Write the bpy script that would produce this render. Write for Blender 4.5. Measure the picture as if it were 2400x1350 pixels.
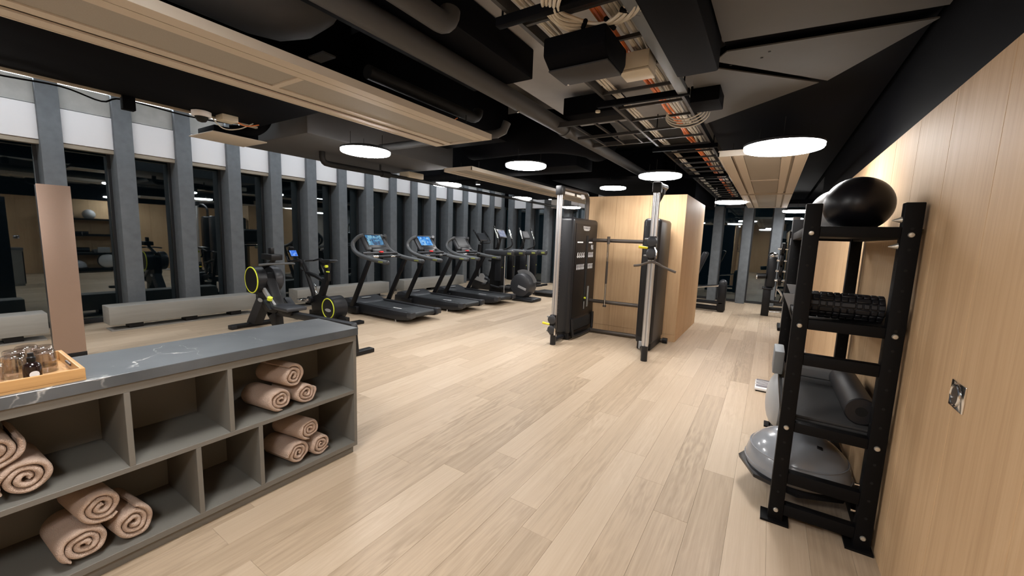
import bpy, bmesh, math, random
from mathutils import Vector, Matrix

random.seed(7)
for o in list(bpy.data.objects):
    bpy.data.objects.remove(o)
SC = bpy.context.scene
COL = SC.collection
PI = math.pi

# ------------------------------------------------------------------ camera
CAM_H = 1.55
YAW, PITCH, ROLL = math.radians(32.6), math.radians(7.21), math.radians(2.07)
cd = bpy.data.cameras.new('camera')
cd.sensor_fit = 'HORIZONTAL'
cd.sensor_width = 36.0
cd.lens = 36.0 * 935.0 / 2400.0
cd.clip_start = 0.02
cam = bpy.data.objects.new('camera', cd)
COL.objects.link(cam)
fw = Vector((-math.sin(YAW) * math.cos(PITCH), math.cos(YAW) * math.cos(PITCH), -math.sin(PITCH)))
rt = Vector((math.cos(YAW), math.sin(YAW), 0))
up = rt.cross(fw)
r2 = rt * math.cos(ROLL) + up * math.sin(ROLL)
u2 = -rt * math.sin(ROLL) + up * math.cos(ROLL)
cam.matrix_world = Matrix(((r2.x, u2.x, -fw.x, 0), (r2.y, u2.y, -fw.y, 0), (r2.z, u2.z, -fw.z, CAM_H), (0, 0, 0, 1)))
SC.camera = cam

# ------------------------------------------------------------------ world (night outside), exposure
w = bpy.data.worlds.new('night')
SC.world = w
w.use_nodes = True
w.node_tree.nodes['Background'].inputs[0].default_value = (0.010, 0.022, 0.028, 1)
w.node_tree.nodes['Background'].inputs[1].default_value = 0.45
SC.view_settings.view_transform = 'Standard'
SC.view_settings.look = 'None'
SC.view_settings.exposure = 0.0
SC.view_settings.gamma = 1.0
SC.view_settings.use_curve_mapping = False
LAMP_POWER = 58.0          # emission of each round ceiling lamp's diffuser
LED_POWER = 26.0            # emission of the strip lights over the windows

# ------------------------------------------------------------------ materials
MATS = {}


def newmat(name):
    m = bpy.data.materials.new(name)
    m.use_nodes = True
    nt = m.node_tree
    return m, nt, nt.nodes, nt.links, nt.nodes['Principled BSDF']


def pmat(name, col, rough=0.5, metal=0.0, noise=0.0, scale=40.0, bump=0.0, stretch=(1, 1, 1), emit=None, spec=0.5, coat=0.0):
    m, nt, N, L, b = newmat(name)
    b.inputs['Base Color'].default_value = (*col, 1)
    b.inputs['Roughness'].default_value = rough
    b.inputs['Metallic'].default_value = metal
    b.inputs['Specular IOR Level'].default_value = spec
    if coat:
        b.inputs['Coat Weight'].default_value = coat
        b.inputs['Coat Roughness'].default_value = 0.1
    if noise or bump:
        tc = N.new('ShaderNodeTexCoord')
        mp = N.new('ShaderNodeMapping')
        mp.inputs['Scale'].default_value = stretch
        nz = N.new('ShaderNodeTexNoise')
        nz.inputs['Scale'].default_value = scale
        nz.inputs['Detail'].default_value = 5
        L.new(tc.outputs['Object'], mp.inputs[0])
        L.new(mp.outputs[0], nz.inputs['Vector'])
        if noise:
            mx = N.new('ShaderNodeMix')
            mx.data_type = 'RGBA'
            mx.inputs[6].default_value = (*[c * (1 - noise) for c in col], 1)
            mx.inputs[7].default_value = (*[min(1, c * (1 + noise)) for c in col], 1)
            L.new(nz.outputs['Fac'], mx.inputs[0])
            L.new(mx.outputs[2], b.inputs['Base Color'])
        if bump:
            bp = N.new('ShaderNodeBump')
            bp.inputs['Strength'].default_value = bump
            bp.inputs['Distance'].default_value = 0.01
            L.new(nz.outputs['Fac'], bp.inputs['Height'])
            L.new(bp.outputs[0], b.inputs['Normal'])
    if emit:
        b.inputs['Emission Color'].default_value = (*emit[0], 1)
        b.inputs['Emission Strength'].default_value = emit[1]
    MATS[name] = m
    return m


def wood(name, c0, c1, c2, axis, rough=0.45, ring=6.0, tint=False, spec=0.4, figure=0.5):
    """oak: long fibres along one axis (0,1,2), cathedral figure, optional per-board tint attribute"""
    m, nt, N, L, b = newmat(name)
    tc = N.new('ShaderNodeTexCoord')
    src = tc.outputs['Object']
    if tint:
        geo = N.new('ShaderNodeNewGeometry')
        at = N.new('ShaderNodeAttribute')
        at.attribute_name = 'tint'
        cmb = N.new('ShaderNodeCombineXYZ')
        mul = N.new('ShaderNodeMath'); mul.operation = 'MULTIPLY'; mul.inputs[1].default_value = 37.0
        L.new(at.outputs['Fac'], mul.inputs[0])
        L.new(mul.outputs[0], cmb.inputs[0]); L.new(mul.outputs[0], cmb.inputs[1]); L.new(mul.outputs[0], cmb.inputs[2])
        add = N.new('ShaderNodeVectorMath'); add.operation = 'ADD'
        L.new(geo.outputs['Position'], add.inputs[0]); L.new(cmb.outputs[0], add.inputs[1])
        src = add.outputs[0]

    def noise(sc, detail, along):
        mp = N.new('ShaderNodeMapping')
        s = [sc] * 3
        s[axis] = sc * along
        mp.inputs['Scale'].default_value = s
        nz = N.new('ShaderNodeTexNoise')
        nz.inputs['Scale'].default_value = 1.0
        nz.inputs['Detail'].default_value = detail
        nz.inputs['Roughness'].default_value = 0.6
        L.new(src, mp.inputs[0]); L.new(mp.outputs[0], nz.inputs['Vector'])
        return nz
    fine = noise(120, 3, 0.03)
    streak = noise(34, 3, 0.018)
    gate = noise(2.6, 2, 0.30)
    big = noise(ring, 4, 0.13)
    # cathedral rings from the big noise
    mu = N.new('ShaderNodeMath'); mu.operation = 'MULTIPLY'; mu.inputs[1].default_value = 11.0
    L.new(big.outputs['Fac'], mu.inputs[0])
    pp = N.new('ShaderNodeMath'); pp.operation = 'PINGPONG'; pp.inputs[1].default_value = 0.5
    L.new(mu.outputs[0], pp.inputs[0])
    r = N.new('ShaderNodeValToRGB')
    r.color_ramp.elements[0].position = 0.0; r.color_ramp.elements[0].color = (*c0, 1)
    r.color_ramp.elements[1].position = 1.0; r.color_ramp.elements[1].color = (*c2, 1)
    e = r.color_ramp.elements.new(0.5); e.color = (*c1, 1)
    a = N.new('ShaderNodeMath'); a.operation = 'MULTIPLY_ADD'; a.inputs[1].default_value = figure; a.inputs[2].default_value = 0.5 - figure * 0.25 - 0.2
    a.inputs[1].default_value = figure
    L.new(pp.outputs[0], a.inputs[0])
    a2 = N.new('ShaderNodeMath'); a2.operation = 'MULTIPLY_ADD'; a2.inputs[1].default_value = 0.4
    gm = N.new('ShaderNodeMapRange'); gm.inputs[1].default_value = 0.44; gm.inputs[2].default_value = 0.66
    L.new(gate.outputs['Fac'], gm.inputs[0])
    am = N.new('ShaderNodeMix'); am.data_type = 'FLOAT'; am.inputs[2].default_value = 0.5 - 0.2
    L.new(gm.outputs[0], am.inputs[0]); L.new(a.outputs[0], am.inputs[3])
    L.new(fine.outputs['Fac'], a2.inputs[0]); L.new(am.outputs[0], a2.inputs[2])
    a5 = N.new('ShaderNodeMath'); a5.operation = 'MULTIPLY_ADD'; a5.inputs[1].default_value = 0.55
    s5 = N.new('ShaderNodeMath'); s5.operation = 'SUBTRACT'; s5.inputs[1].default_value = 0.275
    L.new(streak.outputs['Fac'], a5.inputs[0]); L.new(a2.outputs[0], a5.inputs[2]); L.new(a5.outputs[0], s5.inputs[0])
    out = s5.outputs[0]
    if tint:
        a3 = N.new('ShaderNodeMath'); a3.operation = 'MULTIPLY_ADD'; a3.inputs[1].default_value = 0.40; a3.inputs[2].default_value = -0.20
        L.new(at.outputs['Fac'], a3.inputs[0])
        a4 = N.new('ShaderNodeMath'); a4.operation = 'ADD'
        L.new(out, a4.inputs[0]); L.new(a3.outputs[0], a4.inputs[1])
        out = a4.outputs[0]
    else:
        med = noise(2.2, 2, 0.12)
        a3 = N.new('ShaderNodeMath'); a3.operation = 'MULTIPLY_ADD'; a3.inputs[1].default_value = 0.5; 
        sb = N.new('ShaderNodeMath'); sb.operation = 'SUBTRACT'; sb.inputs[1].default_value = 0.25
        L.new(med.outputs['Fac'], a3.inputs[0]); L.new(out, a3.inputs[2]); L.new(a3.outputs[0], sb.inputs[0])
        out = sb.outputs[0]
    L.new(out, r.inputs[0])
    L.new(r.outputs[0], b.inputs['Base Color'])
    b.inputs['Roughness'].default_value = rough
    b.inputs['Specular IOR Level'].default_value = spec
    bp = N.new('ShaderNodeBump'); bp.inputs['Strength'].default_value = 0.12; bp.inputs['Distance'].default_value = 0.002
    L.new(fine.outputs['Fac'], bp.inputs['Height']); L.new(bp.outputs[0], b.inputs['Normal'])
    MATS[name] = m
    return m


def marble(name):
    m, nt, N, L, b = newmat(name)
    tc = N.new('ShaderNodeTexCoord')
    nz = N.new('ShaderNodeTexNoise'); nz.inputs['Scale'].default_value = 3.0; nz.inputs['Detail'].default_value = 8
    L.new(tc.outputs['Object'], nz.inputs['Vector'])
    dn = N.new('ShaderNodeTexNoise'); dn.inputs['Scale'].default_value = 9.0; dn.inputs['Detail'].default_value = 4
    L.new(tc.outputs['Object'], dn.inputs['Vector'])
    sc_ = N.new('ShaderNodeVectorMath'); sc_.operation = 'SCALE'; sc_.inputs['Scale'].default_value = 0.16
    L.new(dn.outputs['Color'], sc_.inputs[0])
    ad = N.new('ShaderNodeVectorMath'); ad.operation = 'ADD'
    L.new(tc.outputs['Object'], ad.inputs[0]); L.new(sc_.outputs[0], ad.inputs[1])
    mp = N.new('ShaderNodeMapping'); mp.inputs['Scale'].default_value = (0.8, 2.3, 0.8); mp.inputs['Rotation'].default_value = (0, 0, 0.25)
    L.new(ad.outputs[0], mp.inputs[0])
    v = N.new('ShaderNodeTexVoronoi'); v.feature = 'DISTANCE_TO_EDGE'; v.inputs['Scale'].default_value = 1.5
    L.new(mp.outputs[0], v.inputs['Vector'])
    ab = N.new('ShaderNodeMath'); ab.operation = 'ABSOLUTE'; L.new(v.outputs['Distance'], ab.inputs[0])
    vr = N.new('ShaderNodeValToRGB')
    vr.color_ramp.elements[0].position = 0.0; vr.color_ramp.elements[0].color = (1, 1, 1, 1)
    vr.color_ramp.elements[1].position = 0.009; vr.color_ramp.elements[1].color = (0, 0, 0, 1)
    L.new(ab.outputs[0], vr.inputs[0])
    base = N.new('ShaderNodeValToRGB')
    base.color_ramp.elements[0].position = 0.3; base.color_ramp.elements[0].color = (0.055, 0.063, 0.071, 1)
    base.color_ramp.elements[1].position = 0.75; base.color_ramp.elements[1].color = (0.125, 0.137, 0.148, 1)
    L.new(nz.outputs['Fac'], base.inputs[0])
    gate = N.new('ShaderNodeMath'); gate.operation = 'MULTIPLY'
    gn = N.new('ShaderNodeTexNoise'); gn.inputs['Scale'].default_value = 4.0
    L.new(tc.outputs['Object'], gn.inputs['Vector'])
    gr = N.new('ShaderNodeMapRange'); gr.inputs[1].default_value = 0.46; gr.inputs[2].default_value = 0.66
    L.new(gn.outputs['Fac'], gr.inputs[0])
    L.new(vr.outputs[0], gate.inputs[0]); L.new(gr.outputs[0], gate.inputs[1])
    mx = N.new('ShaderNodeMix'); mx.data_type = 'RGBA'; mx.inputs[7].default_value = (0.62, 0.62, 0.60, 1)
    L.new(gate.outputs[0], mx.inputs[0]); L.new(base.outputs[0], mx.inputs[6])
    L.new(mx.outputs[2], b.inputs['Base Color'])
    b.inputs['Roughness'].default_value = 0.32
    MATS[name] = m


def glass_pane(name, ior, tint):
    m, nt, N, L, b = newmat(name)
    N.remove(b)
    out = N['Material Output']
    tr = N.new('ShaderNodeBsdfTransparent'); tr.inputs[0].default_value = (*tint, 1)
    gl = N.new('ShaderNodeBsdfGlossy'); gl.inputs['Roughness'].default_value = 0.015; gl.inputs[0].default_value = (0.9, 0.97, 1.0, 1)
    lw = N.new('ShaderNodeLayerWeight'); lw.inputs[0].default_value = 0.5
    pw = N.new('ShaderNodeMath'); pw.operation = 'POWER'; pw.inputs[1].default_value = 4.0
    fr = N.new('ShaderNodeMath'); fr.operation = 'MULTIPLY_ADD'; fr.inputs[1].default_value = 0.75; fr.inputs[2].default_value = ior
    L.new(lw.outputs['Facing'], pw.inputs[0]); L.new(pw.outputs[0], fr.inputs[0])
    mx = N.new('ShaderNodeMixShader')
    L.new(fr.outputs[0], mx.inputs[0]); L.new(tr.outputs[0], mx.inputs[1]); L.new(gl.outputs[0], mx.inputs[2])
    L.new(mx.outputs[0], out.inputs[0])
    MATS[name] = m


def emitter(name, col, s):
    m, nt, N, L, b = newmat(name)
    N.remove(b)
    e = N.new('ShaderNodeEmission'); e.inputs[0].default_value = (*col, 1); e.inputs[1].default_value = s
    L.new(e.outputs[0], N['Material Output'].inputs[0])
    MATS[name] = m


def screen(name, c_a, c_b, c_c, s, scale):
    """lit display: blocky tiles of picture and interface"""
    m, nt, N, L, b = newmat(name)
    tc = N.new('ShaderNodeTexCoord')
    vo = N.new('ShaderNodeTexVoronoi'); vo.distance = 'CHEBYCHEV'; vo.inputs['Scale'].default_value = scale
    L.new(tc.outputs['Object'], vo.inputs['Vector'])
    sp = N.new('ShaderNodeSeparateColor'); L.new(vo.outputs['Color'], sp.inputs[0])
    r = N.new('ShaderNodeValToRGB')
    r.color_ramp.elements[0].color = (*c_a, 1); r.color_ramp.elements[1].color = (*c_c, 1)
    e = r.color_ramp.elements.new(0.55); e.color = (*c_b, 1)
    L.new(sp.outputs[0], r.inputs[0])
    L.new(r.outputs[0], b.inputs['Emission Color'])
    b.inputs['Emission Strength'].default_value = s
    b.inputs['Base Color'].default_value = (0.01, 0.01, 0.012, 1)
    b.inputs['Roughness'].default_value = 0.5
    b.inputs['Specular IOR Level'].default_value = 0.15
    MATS[name] = m


wood('oak_floor', (0.30, 0.222, 0.148), (0.485, 0.378, 0.268), (0.60, 0.49, 0.365), 1, rough=0.45, ring=5.0, tint=True, figure=0.62, spec=0.3)
wood('oak_veneer', (0.335, 0.212, 0.112), (0.535, 0.362, 0.208), (0.66, 0.475, 0.295), 2, rough=0.58, ring=3.0, figure=0.25, spec=0.16)
wood('oak_tray', (0.36, 0.19, 0.07), (0.55, 0.32, 0.13), (0.66, 0.42, 0.2), 1, rough=0.4, ring=9)
marble('grey_marble')
pmat('subfloor', (0.05, 0.04, 0.03), 0.9)
pmat('concrete', (0.134, 0.150, 0.164), 0.75, noise=0.28, scale=9, bump=0.25)
pmat('concrete_light', (0.40, 0.41, 0.40), 0.7, noise=0.22, scale=7, bump=0.15)
pmat('spandrel_white', (0.80, 0.81, 0.84), 0.35)
pmat('bench_concrete', (0.27, 0.262, 0.24), 0.7, noise=0.15, scale=6, bump=0.15, stretch=(1, 0.3, 4))
pmat('beige_lip', (0.34, 0.30, 0.24), 0.6)
pmat('dark_frame', (0.020, 0.022, 0.025), 0.4)
pmat('black_paint', (0.0020, 0.0023, 0.0038), 0.75, spec=0.06)
pmat('duct_grey', (0.060, 0.060, 0.062), 0.7, noise=0.12, scale=5)
pmat('ceiling_grey', (0.125, 0.118, 0.108), 0.85, noise=0.1, scale=4)
pmat('slab_grey', (0.33, 0.33, 0.335), 0.85, noise=0.08, scale=5)
pmat('board_grey', (0.098, 0.098, 0.097), 0.8, noise=0.08, scale=5)
pmat('pipe_dark', (0.054, 0.055, 0.057), 0.6, spec=0.3)
pmat('pipe_black', (0.011, 0.011, 0.011), 0.6, spec=0.25)
pmat('cream_metal', (0.54, 0.485, 0.41), 0.5)
pmat('cream_mesh', (0.325, 0.305, 0.27), 0.7, noise=0.18, scale=260)
pmat('tray_steel', (0.030, 0.030, 0.032), 0.5, metal=0.3)
pmat('galvanised', (0.13, 0.145, 0.16), 0.5, metal=0.5)
pmat('cable_white', (0.56, 0.53, 0.46), 0.55)
pmat('cable_grey', (0.30, 0.30, 0.29), 0.5)
pmat('cable_orange', (0.75, 0.20, 0.05), 0.5)
pmat('box_ivory', (0.55, 0.50, 0.40), 0.5)
pmat('cabinet_taupe', (0.165, 0.158, 0.140), 0.55, noise=0.06, scale=300)
pmat('towel_beige', (0.60, 0.455, 0.365), 0.95, noise=0.14, scale=260, bump=0.9, spec=0.1)
pmat('bronze_panel', (0.33, 0.235, 0.185), 0.42, metal=0.3, noise=0.05, scale=120)
pmat('machine_black', (0.0065, 0.0065, 0.0075), 0.42, spec=0.3)
pmat('machine_dark', (0.0125, 0.0132, 0.0155), 0.38, spec=0.35)
pmat('machine_grey', (0.034, 0.036, 0.041), 0.36, spec=0.4)
pmat('machine_matte', (0.016, 0.016, 0.018), 0.7, noise=0.1, scale=200)
pmat('belt_rubber', (0.022, 0.026, 0.030), 0.5, noise=0.2, scale=400, bump=0.2)
pmat('grip_grey', (0.072, 0.077, 0.082), 0.4)
pmat('silver_plastic', (0.46, 0.47, 0.48), 0.35, metal=0.3)
pmat('chrome', (0.75, 0.76, 0.78), 0.14, metal=1.0)
pmat('aluminium', (0.62, 0.63, 0.65), 0.32, metal=0.85)
pmat('bronze_tube', (0.10, 0.085, 0.075), 0.38, metal=0.6)
pmat('yellow', (0.85, 0.72, 0.02), 0.45)
pmat('olive_print', (0.22, 0.24, 0.06), 0.5)
pmat('lime_ring', (0.72, 0.80, 0.05), 0.4)
pmat('red_button', (0.8, 0.05, 0.05), 0.35)
pmat('white_print', (0.75, 0.75, 0.75), 0.5)
pmat('grey_print', (0.22, 0.22, 0.21), 0.5)
pmat('rack_black', (0.0042, 0.0042, 0.0048), 0.6, spec=0.14)
pmat('hole_dark', (0.002, 0.002, 0.002), 0.9)
pmat('bolt_zinc', (0.62, 0.60, 0.54), 0.35, metal=0.7)
pmat('plate_zinc', (0.30, 0.31, 0.32), 0.5, metal=0.4)
pmat('ball_black', (0.0045, 0.0045, 0.0068), 0.36, spec=0.35)
pmat('ball_silver', (0.50, 0.51, 0.52), 0.35)
pmat('dome_grey', (0.255, 0.27, 0.295), 0.24, coat=0.4)
pmat('dome_pale', (0.42, 0.43, 0.44), 0.4)
pmat('foam_black', (0.0075, 0.008, 0.011), 0.5, noise=0.1, scale=200)
pmat('mat_grey', (0.038, 0.038, 0.039), 0.8, noise=0.1, scale=150)
pmat('step_grey', (0.14, 0.145, 0.15), 0.6)
pmat('step_dark', (0.075, 0.078, 0.082), 0.6)
pmat('step_pale', (0.20, 0.213, 0.222), 0.55)
pmat('scale_white', (0.75, 0.75, 0.76), 0.4)
pmat('scale_grey', (0.17, 0.16, 0.18), 0.5)
pmat('bottle_dark', (0.012, 0.006, 0.006), 0.12, coat=0.3)
pmat('pale_jamb', (0.62, 0.57, 0.52), 0.5)
pmat('plaster', (0.45, 0.42, 0.38), 0.8)
glass_pane('window_glass', 0.13, (0.42, 0.52, 0.55))
glass_pane('tumbler_glass', 0.13, (0.95, 0.93, 0.94))
emitter('lamp_light', (1.0, 0.975, 0.955), LAMP_POWER)
emitter('led_light', (0.88, 0.94, 1.0), LED_POWER)
screen('screen_run', (0.01, 0.04, 0.10), (0.03, 0.20, 0.42), (0.25, 0.5, 0.6), 0.9, 26)
screen('screen_blue', (0.02, 0.14, 0.5), (0.03, 0.28, 0.75), (0.3, 0.55, 0.8), 1.0, 17)
screen('screen_phone', (0.03, 0.15, 0.75), (0.05, 0.22, 0.85), (0.25, 0.45, 0.9), 0.9, 20)
screen('screen_pale', (0.18, 0.22, 0.36), (0.26, 0.30, 0.45), (0.4, 0.42, 0.5), 0.8, 30)
screen('screen_dim', (0.01, 0.012, 0.02), (0.02, 0.025, 0.035), (0.08, 0.08, 0.09), 0.4, 40)
pmat('screen_off', (0.022, 0.025, 0.029), 0.4, spec=0.25)


# ------------------------------------------------------------------ mesh helpers
class MB:
    def __init__(s):
        s.bm = bmesh.new()

    def _m(s, vs, mat):
        for v in vs:
            v.co = mat @ v.co

    def box(s, x0, x1, y0, y1, z0, z1, bevel=0.0, rot=None, seg=2):
        r = bmesh.ops.create_cube(s.bm, size=1.0)
        vs = r['verts']
        sx, sy, sz = x1 - x0, y1 - y0, z1 - z0
        for v in vs:
            v.co = Vector((v.co.x * sx, v.co.y * sy, v.co.z * sz))
        if bevel:
            es = list({e for v in vs for e in v.link_edges})
            rr = bmesh.ops.bevel(s.bm, geom=es, offset=min(bevel, 0.49 * min(abs(sx), abs(sy), abs(sz))), segments=seg, profile=0.5, affect='EDGES')
            vs = list({v for f in rr['faces'] for v in f.verts} | {v for v in vs if v.is_valid})
        c = Vector(((x0 + x1) / 2, (y0 + y1) / 2, (z0 + z1) / 2))
        M = Matrix.Translation(c) @ (rot.to_4x4() if rot else Matrix.Identity(4))
        s._m(vs, M)
        return s

    def cyl(s, p0, p1, r, r1=None, seg=20, caps=True):
        p0, p1 = Vector(p0), Vector(p1)
        d = p1 - p0
        q = d.to_track_quat('Z', 'Y').to_matrix()
        a = q @ Vector((1, 0, 0)); b = q @ Vector((0, 1, 0))
        r1 = r if r1 is None else r1
        A = [s.bm.verts.new(p0 + (a * math.cos(2 * PI * i / seg) + b * math.sin(2 * PI * i / seg)) * r) for i in range(seg)]
        B = [s.bm.verts.new(p1 + (a * math.cos(2 * PI * i / seg) + b * math.sin(2 * PI * i / seg)) * r1) for i in range(seg)]
        for i in range(seg):
            s.bm.faces.new((A[i], A[(i + 1) % seg], B[(i + 1) % seg], B[i]))
        if caps:
            s.bm.faces.new(A[::-1]); s.bm.faces.new(B)
        return s

    def tube(s, pts, r, seg=10, closed=False, flat=None):
        pts = [Vector(p) for p in pts]
        n = len(pts)
        rings = []
        t0 = (pts[1] - pts[0]).normalized()
        ref = Vector((0, 0, 1)) if abs(t0.z) < 0.9 else Vector((0, 1, 0))
        nv = (ref - t0 * ref.dot(t0)).normalized()
        for i, p in enumerate(pts):
            if closed:
                t = (pts[(i + 1) % n] - pts[i - 1]).normalized()
            elif i == 0:
                t = t0
            elif i == n - 1:
                t = (pts[-1] - pts[-2]).normalized()
            else:
                t = ((pts[i + 1] - pts[i]).normalized() + (pts[i] - pts[i - 1]).normalized()).normalized()
            nv = (nv - t * nv.dot(t)).normalized()
            bv = t.cross(nv)
            rr = r[i] if isinstance(r, (list, tuple)) else r
            f1, f2 = flat if flat else (1, 1)
            rings.append([s.bm.verts.new(p + (nv * math.cos(2 * PI * k / seg) * f1 + bv * math.sin(2 * PI * k / seg) * f2) * rr) for k in range(seg)])
        m = n if closed else n - 1
        for i in range(m):
            A, B = rings[i], rings[(i + 1) % n]
            for k in range(seg):
                s.bm.faces.new((A[k], A[(k + 1) % seg], B[(k + 1) % seg], B[k]))
        if not closed:
            s.bm.faces.new(rings[0][::-1]); s.bm.faces.new(rings[-1])
        return s

    def lathe(s, prof, c, axis='z', seg=32, sc=(1, 1)):
        c = Vector(c)
        rings = []
        for (r, h) in prof:
            ring = []
            for i in range(seg):
                a = 2 * PI * i / seg
                u, v = r * math.cos(a) * sc[0], r * math.sin(a) * sc[1]
                p = {'z': (u, v, h), 'x': (h, u, v), 'y': (v, h, u)}[axis]
                ring.append(s.bm.verts.new(c + Vector(p)))
            rings.append(ring)
        for A, B in zip(rings, rings[1:]):
            for i in range(seg):
                s.bm.faces.new((A[i], A[(i + 1) % seg], B[(i + 1) % seg], B[i]))
        s.bm.faces.new(rings[0][::-1]); s.bm.faces.new(rings[-1])
        return s

    def prism(s, pts, ext, bevel=0.0):
        """planar polygon (3-D points) pushed along ext"""
        ext = Vector(ext)
        A = [s.bm.verts.new(Vector(p)) for p in pts]
        B = [s.bm.verts.new(Vector(p) + ext) for p in pts]
        n = len(pts)
        fs = [s.bm.faces.new(A[::-1]), s.bm.faces.new(B)]
        for i in range(n):
            fs.append(s.bm.faces.new((A[i], A[(i + 1) % n], B[(i + 1) % n], B[i])))
        if bevel:
            es = list({e for f in fs for e in f.edges})
            bmesh.ops.bevel(s.bm, geom=es, offset=bevel, segments=2, profile=0.5, affect='EDGES')
        return s

    def ball(s, c, r, sc=(1, 1, 1), u=28, v=18):
        q = bmesh.ops.create_uvsphere(s.bm, u_segments=u, v_segments=v, radius=r)
        s._m(q['verts'], Matrix.Translation(Vector(c)) @ Matrix.Diagonal((*sc, 1)))
        return s

    def build(s, name, mat, parent=None, smooth=True, origin=None, kind=None):
        bm = s.bm
        bmesh.ops.recalc_face_normals(bm, faces=bm.faces[:])
        if parent is not None:
            o0 = ORG[parent.as_pointer()]
        elif origin is not None:
            o0 = Vector(origin)
        else:
            xs = [v.co for v in bm.verts]
            o0 = Vector(((min(p.x for p in xs) + max(p.x for p in xs)) / 2, (min(p.y for p in xs) + max(p.y for p in xs)) / 2, min(p.z for p in xs)))
        bmesh.ops.translate(bm, verts=bm.verts[:], vec=-o0)
        me = bpy.data.meshes.new(name)
        bm.to_mesh(me); bm.free()
        me.materials.append(MATS[mat])
        if smooth:
            for p in me.polygons:
                p.use_smooth = True
            me.set_sharp_from_angle(angle=math.radians(38))
        ob = bpy.data.objects.new(name, me)
        COL.objects.link(ob)
        ORG[ob.as_pointer()] = o0
        if kind:
            ob['kind'] = kind
        if parent is not None:
            ob.parent = parent
        else:
            ob.location = o0
        return ob


ORG = {}
KEEP = []


def tag(o, label, cat, group=None):
    o['label'] = label; o['category'] = cat
    if group:
        o['group'] = group
    return o


def thing(name, label, cat, loc=(0, 0, 0), group=None):
    o = bpy.data.objects.new(name, None)
    COL.objects.link(o)
    o.empty_display_size = 0.1
    o.location = loc
    ORG[o.as_pointer()] = Vector(loc)
    KEEP.append(o)
    return tag(o, label, cat, group)


def struct(o):
    o['kind'] = 'structure'
    return o


def sroot(name, loc=(0, 0, 0)):
    o = bpy.data.objects.new(name, None)
    COL.objects.link(o)
    o.location = loc
    ORG[o.as_pointer()] = Vector(loc)
    return struct(o)


def copy_tree(o, parent=None):
    c = o.copy()
    COL.objects.link(c)
    c.parent = parent
    ORG[c.as_pointer()] = ORG[o.as_pointer()]
    for ch in o.children:
        if ch is not c:
            copy_tree(ch, c)
    return c


def dup(o, loc, label, rz=0.0):
    c = copy_tree(o)
    c.location = loc
    c.rotation_euler = (0, 0, rz)
    c['label'] = label
    return c


def arc(c, r, a0, a1, n, ax='xz'):
    """points of an arc in a world plane; angles in degrees"""
    out = []
    for i in range(n + 1):
        a = math.radians(a0 + (a1 - a0) * i / n)
        u, v = r * math.cos(a), r * math.sin(a)
        out.append({'xz': (c[0] + u, c[1], c[2] + v), 'yz': (c[0], c[1] + u, c[2] + v), 'xy': (c[0] + u, c[1] + v, c[2])}[ax])
    return out


def smooth_path(pts, n=6):
    """Catmull-Rom through points"""
    P = [Vector(p) for p in pts]
    P = [P[0] * 2 - P[1]] + P + [P[-1] * 2 - P[-2]]
    out = []
    for i in range(1, len(P) - 2):
        for k in range(n):
            t = k / n
            a, b, c, d = P[i - 1], P[i], P[i + 1], P[i + 2]
            out.append(0.5 * ((2 * b) + (c - a) * t + (2 * a - 5 * b + 4 * c - d) * t * t + (3 * b - a - 3 * c + d) * t ** 3))
    out.append(P[-2])
    return out


def text_part(name, body, size, mat, parent, M, ext=0.0006):
    """lettering as a thin mesh; M places it in the world"""
    cu = bpy.data.curves.new(name, 'FONT')
    cu.body = body; cu.size = size; cu.extrude = ext
    cu.align_x = 'CENTER'; cu.align_y = 'CENTER'
    t = bpy.data.objects.new(name, cu)
    COL.objects.link(t)
    dg = bpy.context.evaluated_depsgraph_get()
    me = bpy.data.meshes.new_from_object(t.evaluated_get(dg))
    bpy.data.objects.remove(t)
    me.transform(Matrix.Translation(-ORG[parent.as_pointer()]) @ M)
    me.materials.clear(); me.materials.append(MATS[mat])
    o = bpy.data.objects.new(name, me)
    COL.objects.link(o)
    o.parent = parent
    ORG[o.as_pointer()] = ORG[parent.as_pointer()]
    return o

# ================================================================== SETTING
X_WIN = -8.5      # face of the white panels over the windows
X_GLASS = -8.76
X_WALL = 0.60     # wooden wall on the right
Y_END = 12.45     # far glazed wall
Y_BACK = -2.6
Z_SLAB = 3.6

# ---- floor: slab with single oak boards
fl = struct(MB().box(-9.2, 3.2, Y_BACK - 0.2, Y_END + 0.4, -0.15, -0.012).build('floor', 'subfloor'))


def plank_geo(bm, lay, x0, x1, y0, y1, tint, dz):
    g, b = 0.0003, 0.0008
    lo = [bm.verts.new(p) for p in ((x0 + g, y0 + g, -0.012), (x1 - g, y0 + g, -0.012), (x1 - g, y1 - g, -0.012), (x0 + g, y1 - g, -0.012))]
    mi = [bm.verts.new((v.co.x, v.co.y, -b + dz)) for v in lo]
    to = [bm.verts.new((v.co.x + (b if i in (0, 3) else -b), v.co.y + (b if i < 2 else -b), dz)) for i, v in enumerate(lo)]
    fs = [bm.faces.new(to)]
    for A, B in ((lo, mi), (mi, to)):
        for i in range(4):
            fs.append(bm.faces.new((A[i], A[(i + 1) % 4], B[(i + 1) % 4], B[i])))
    for f in fs:
        f[lay] = tint


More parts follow.
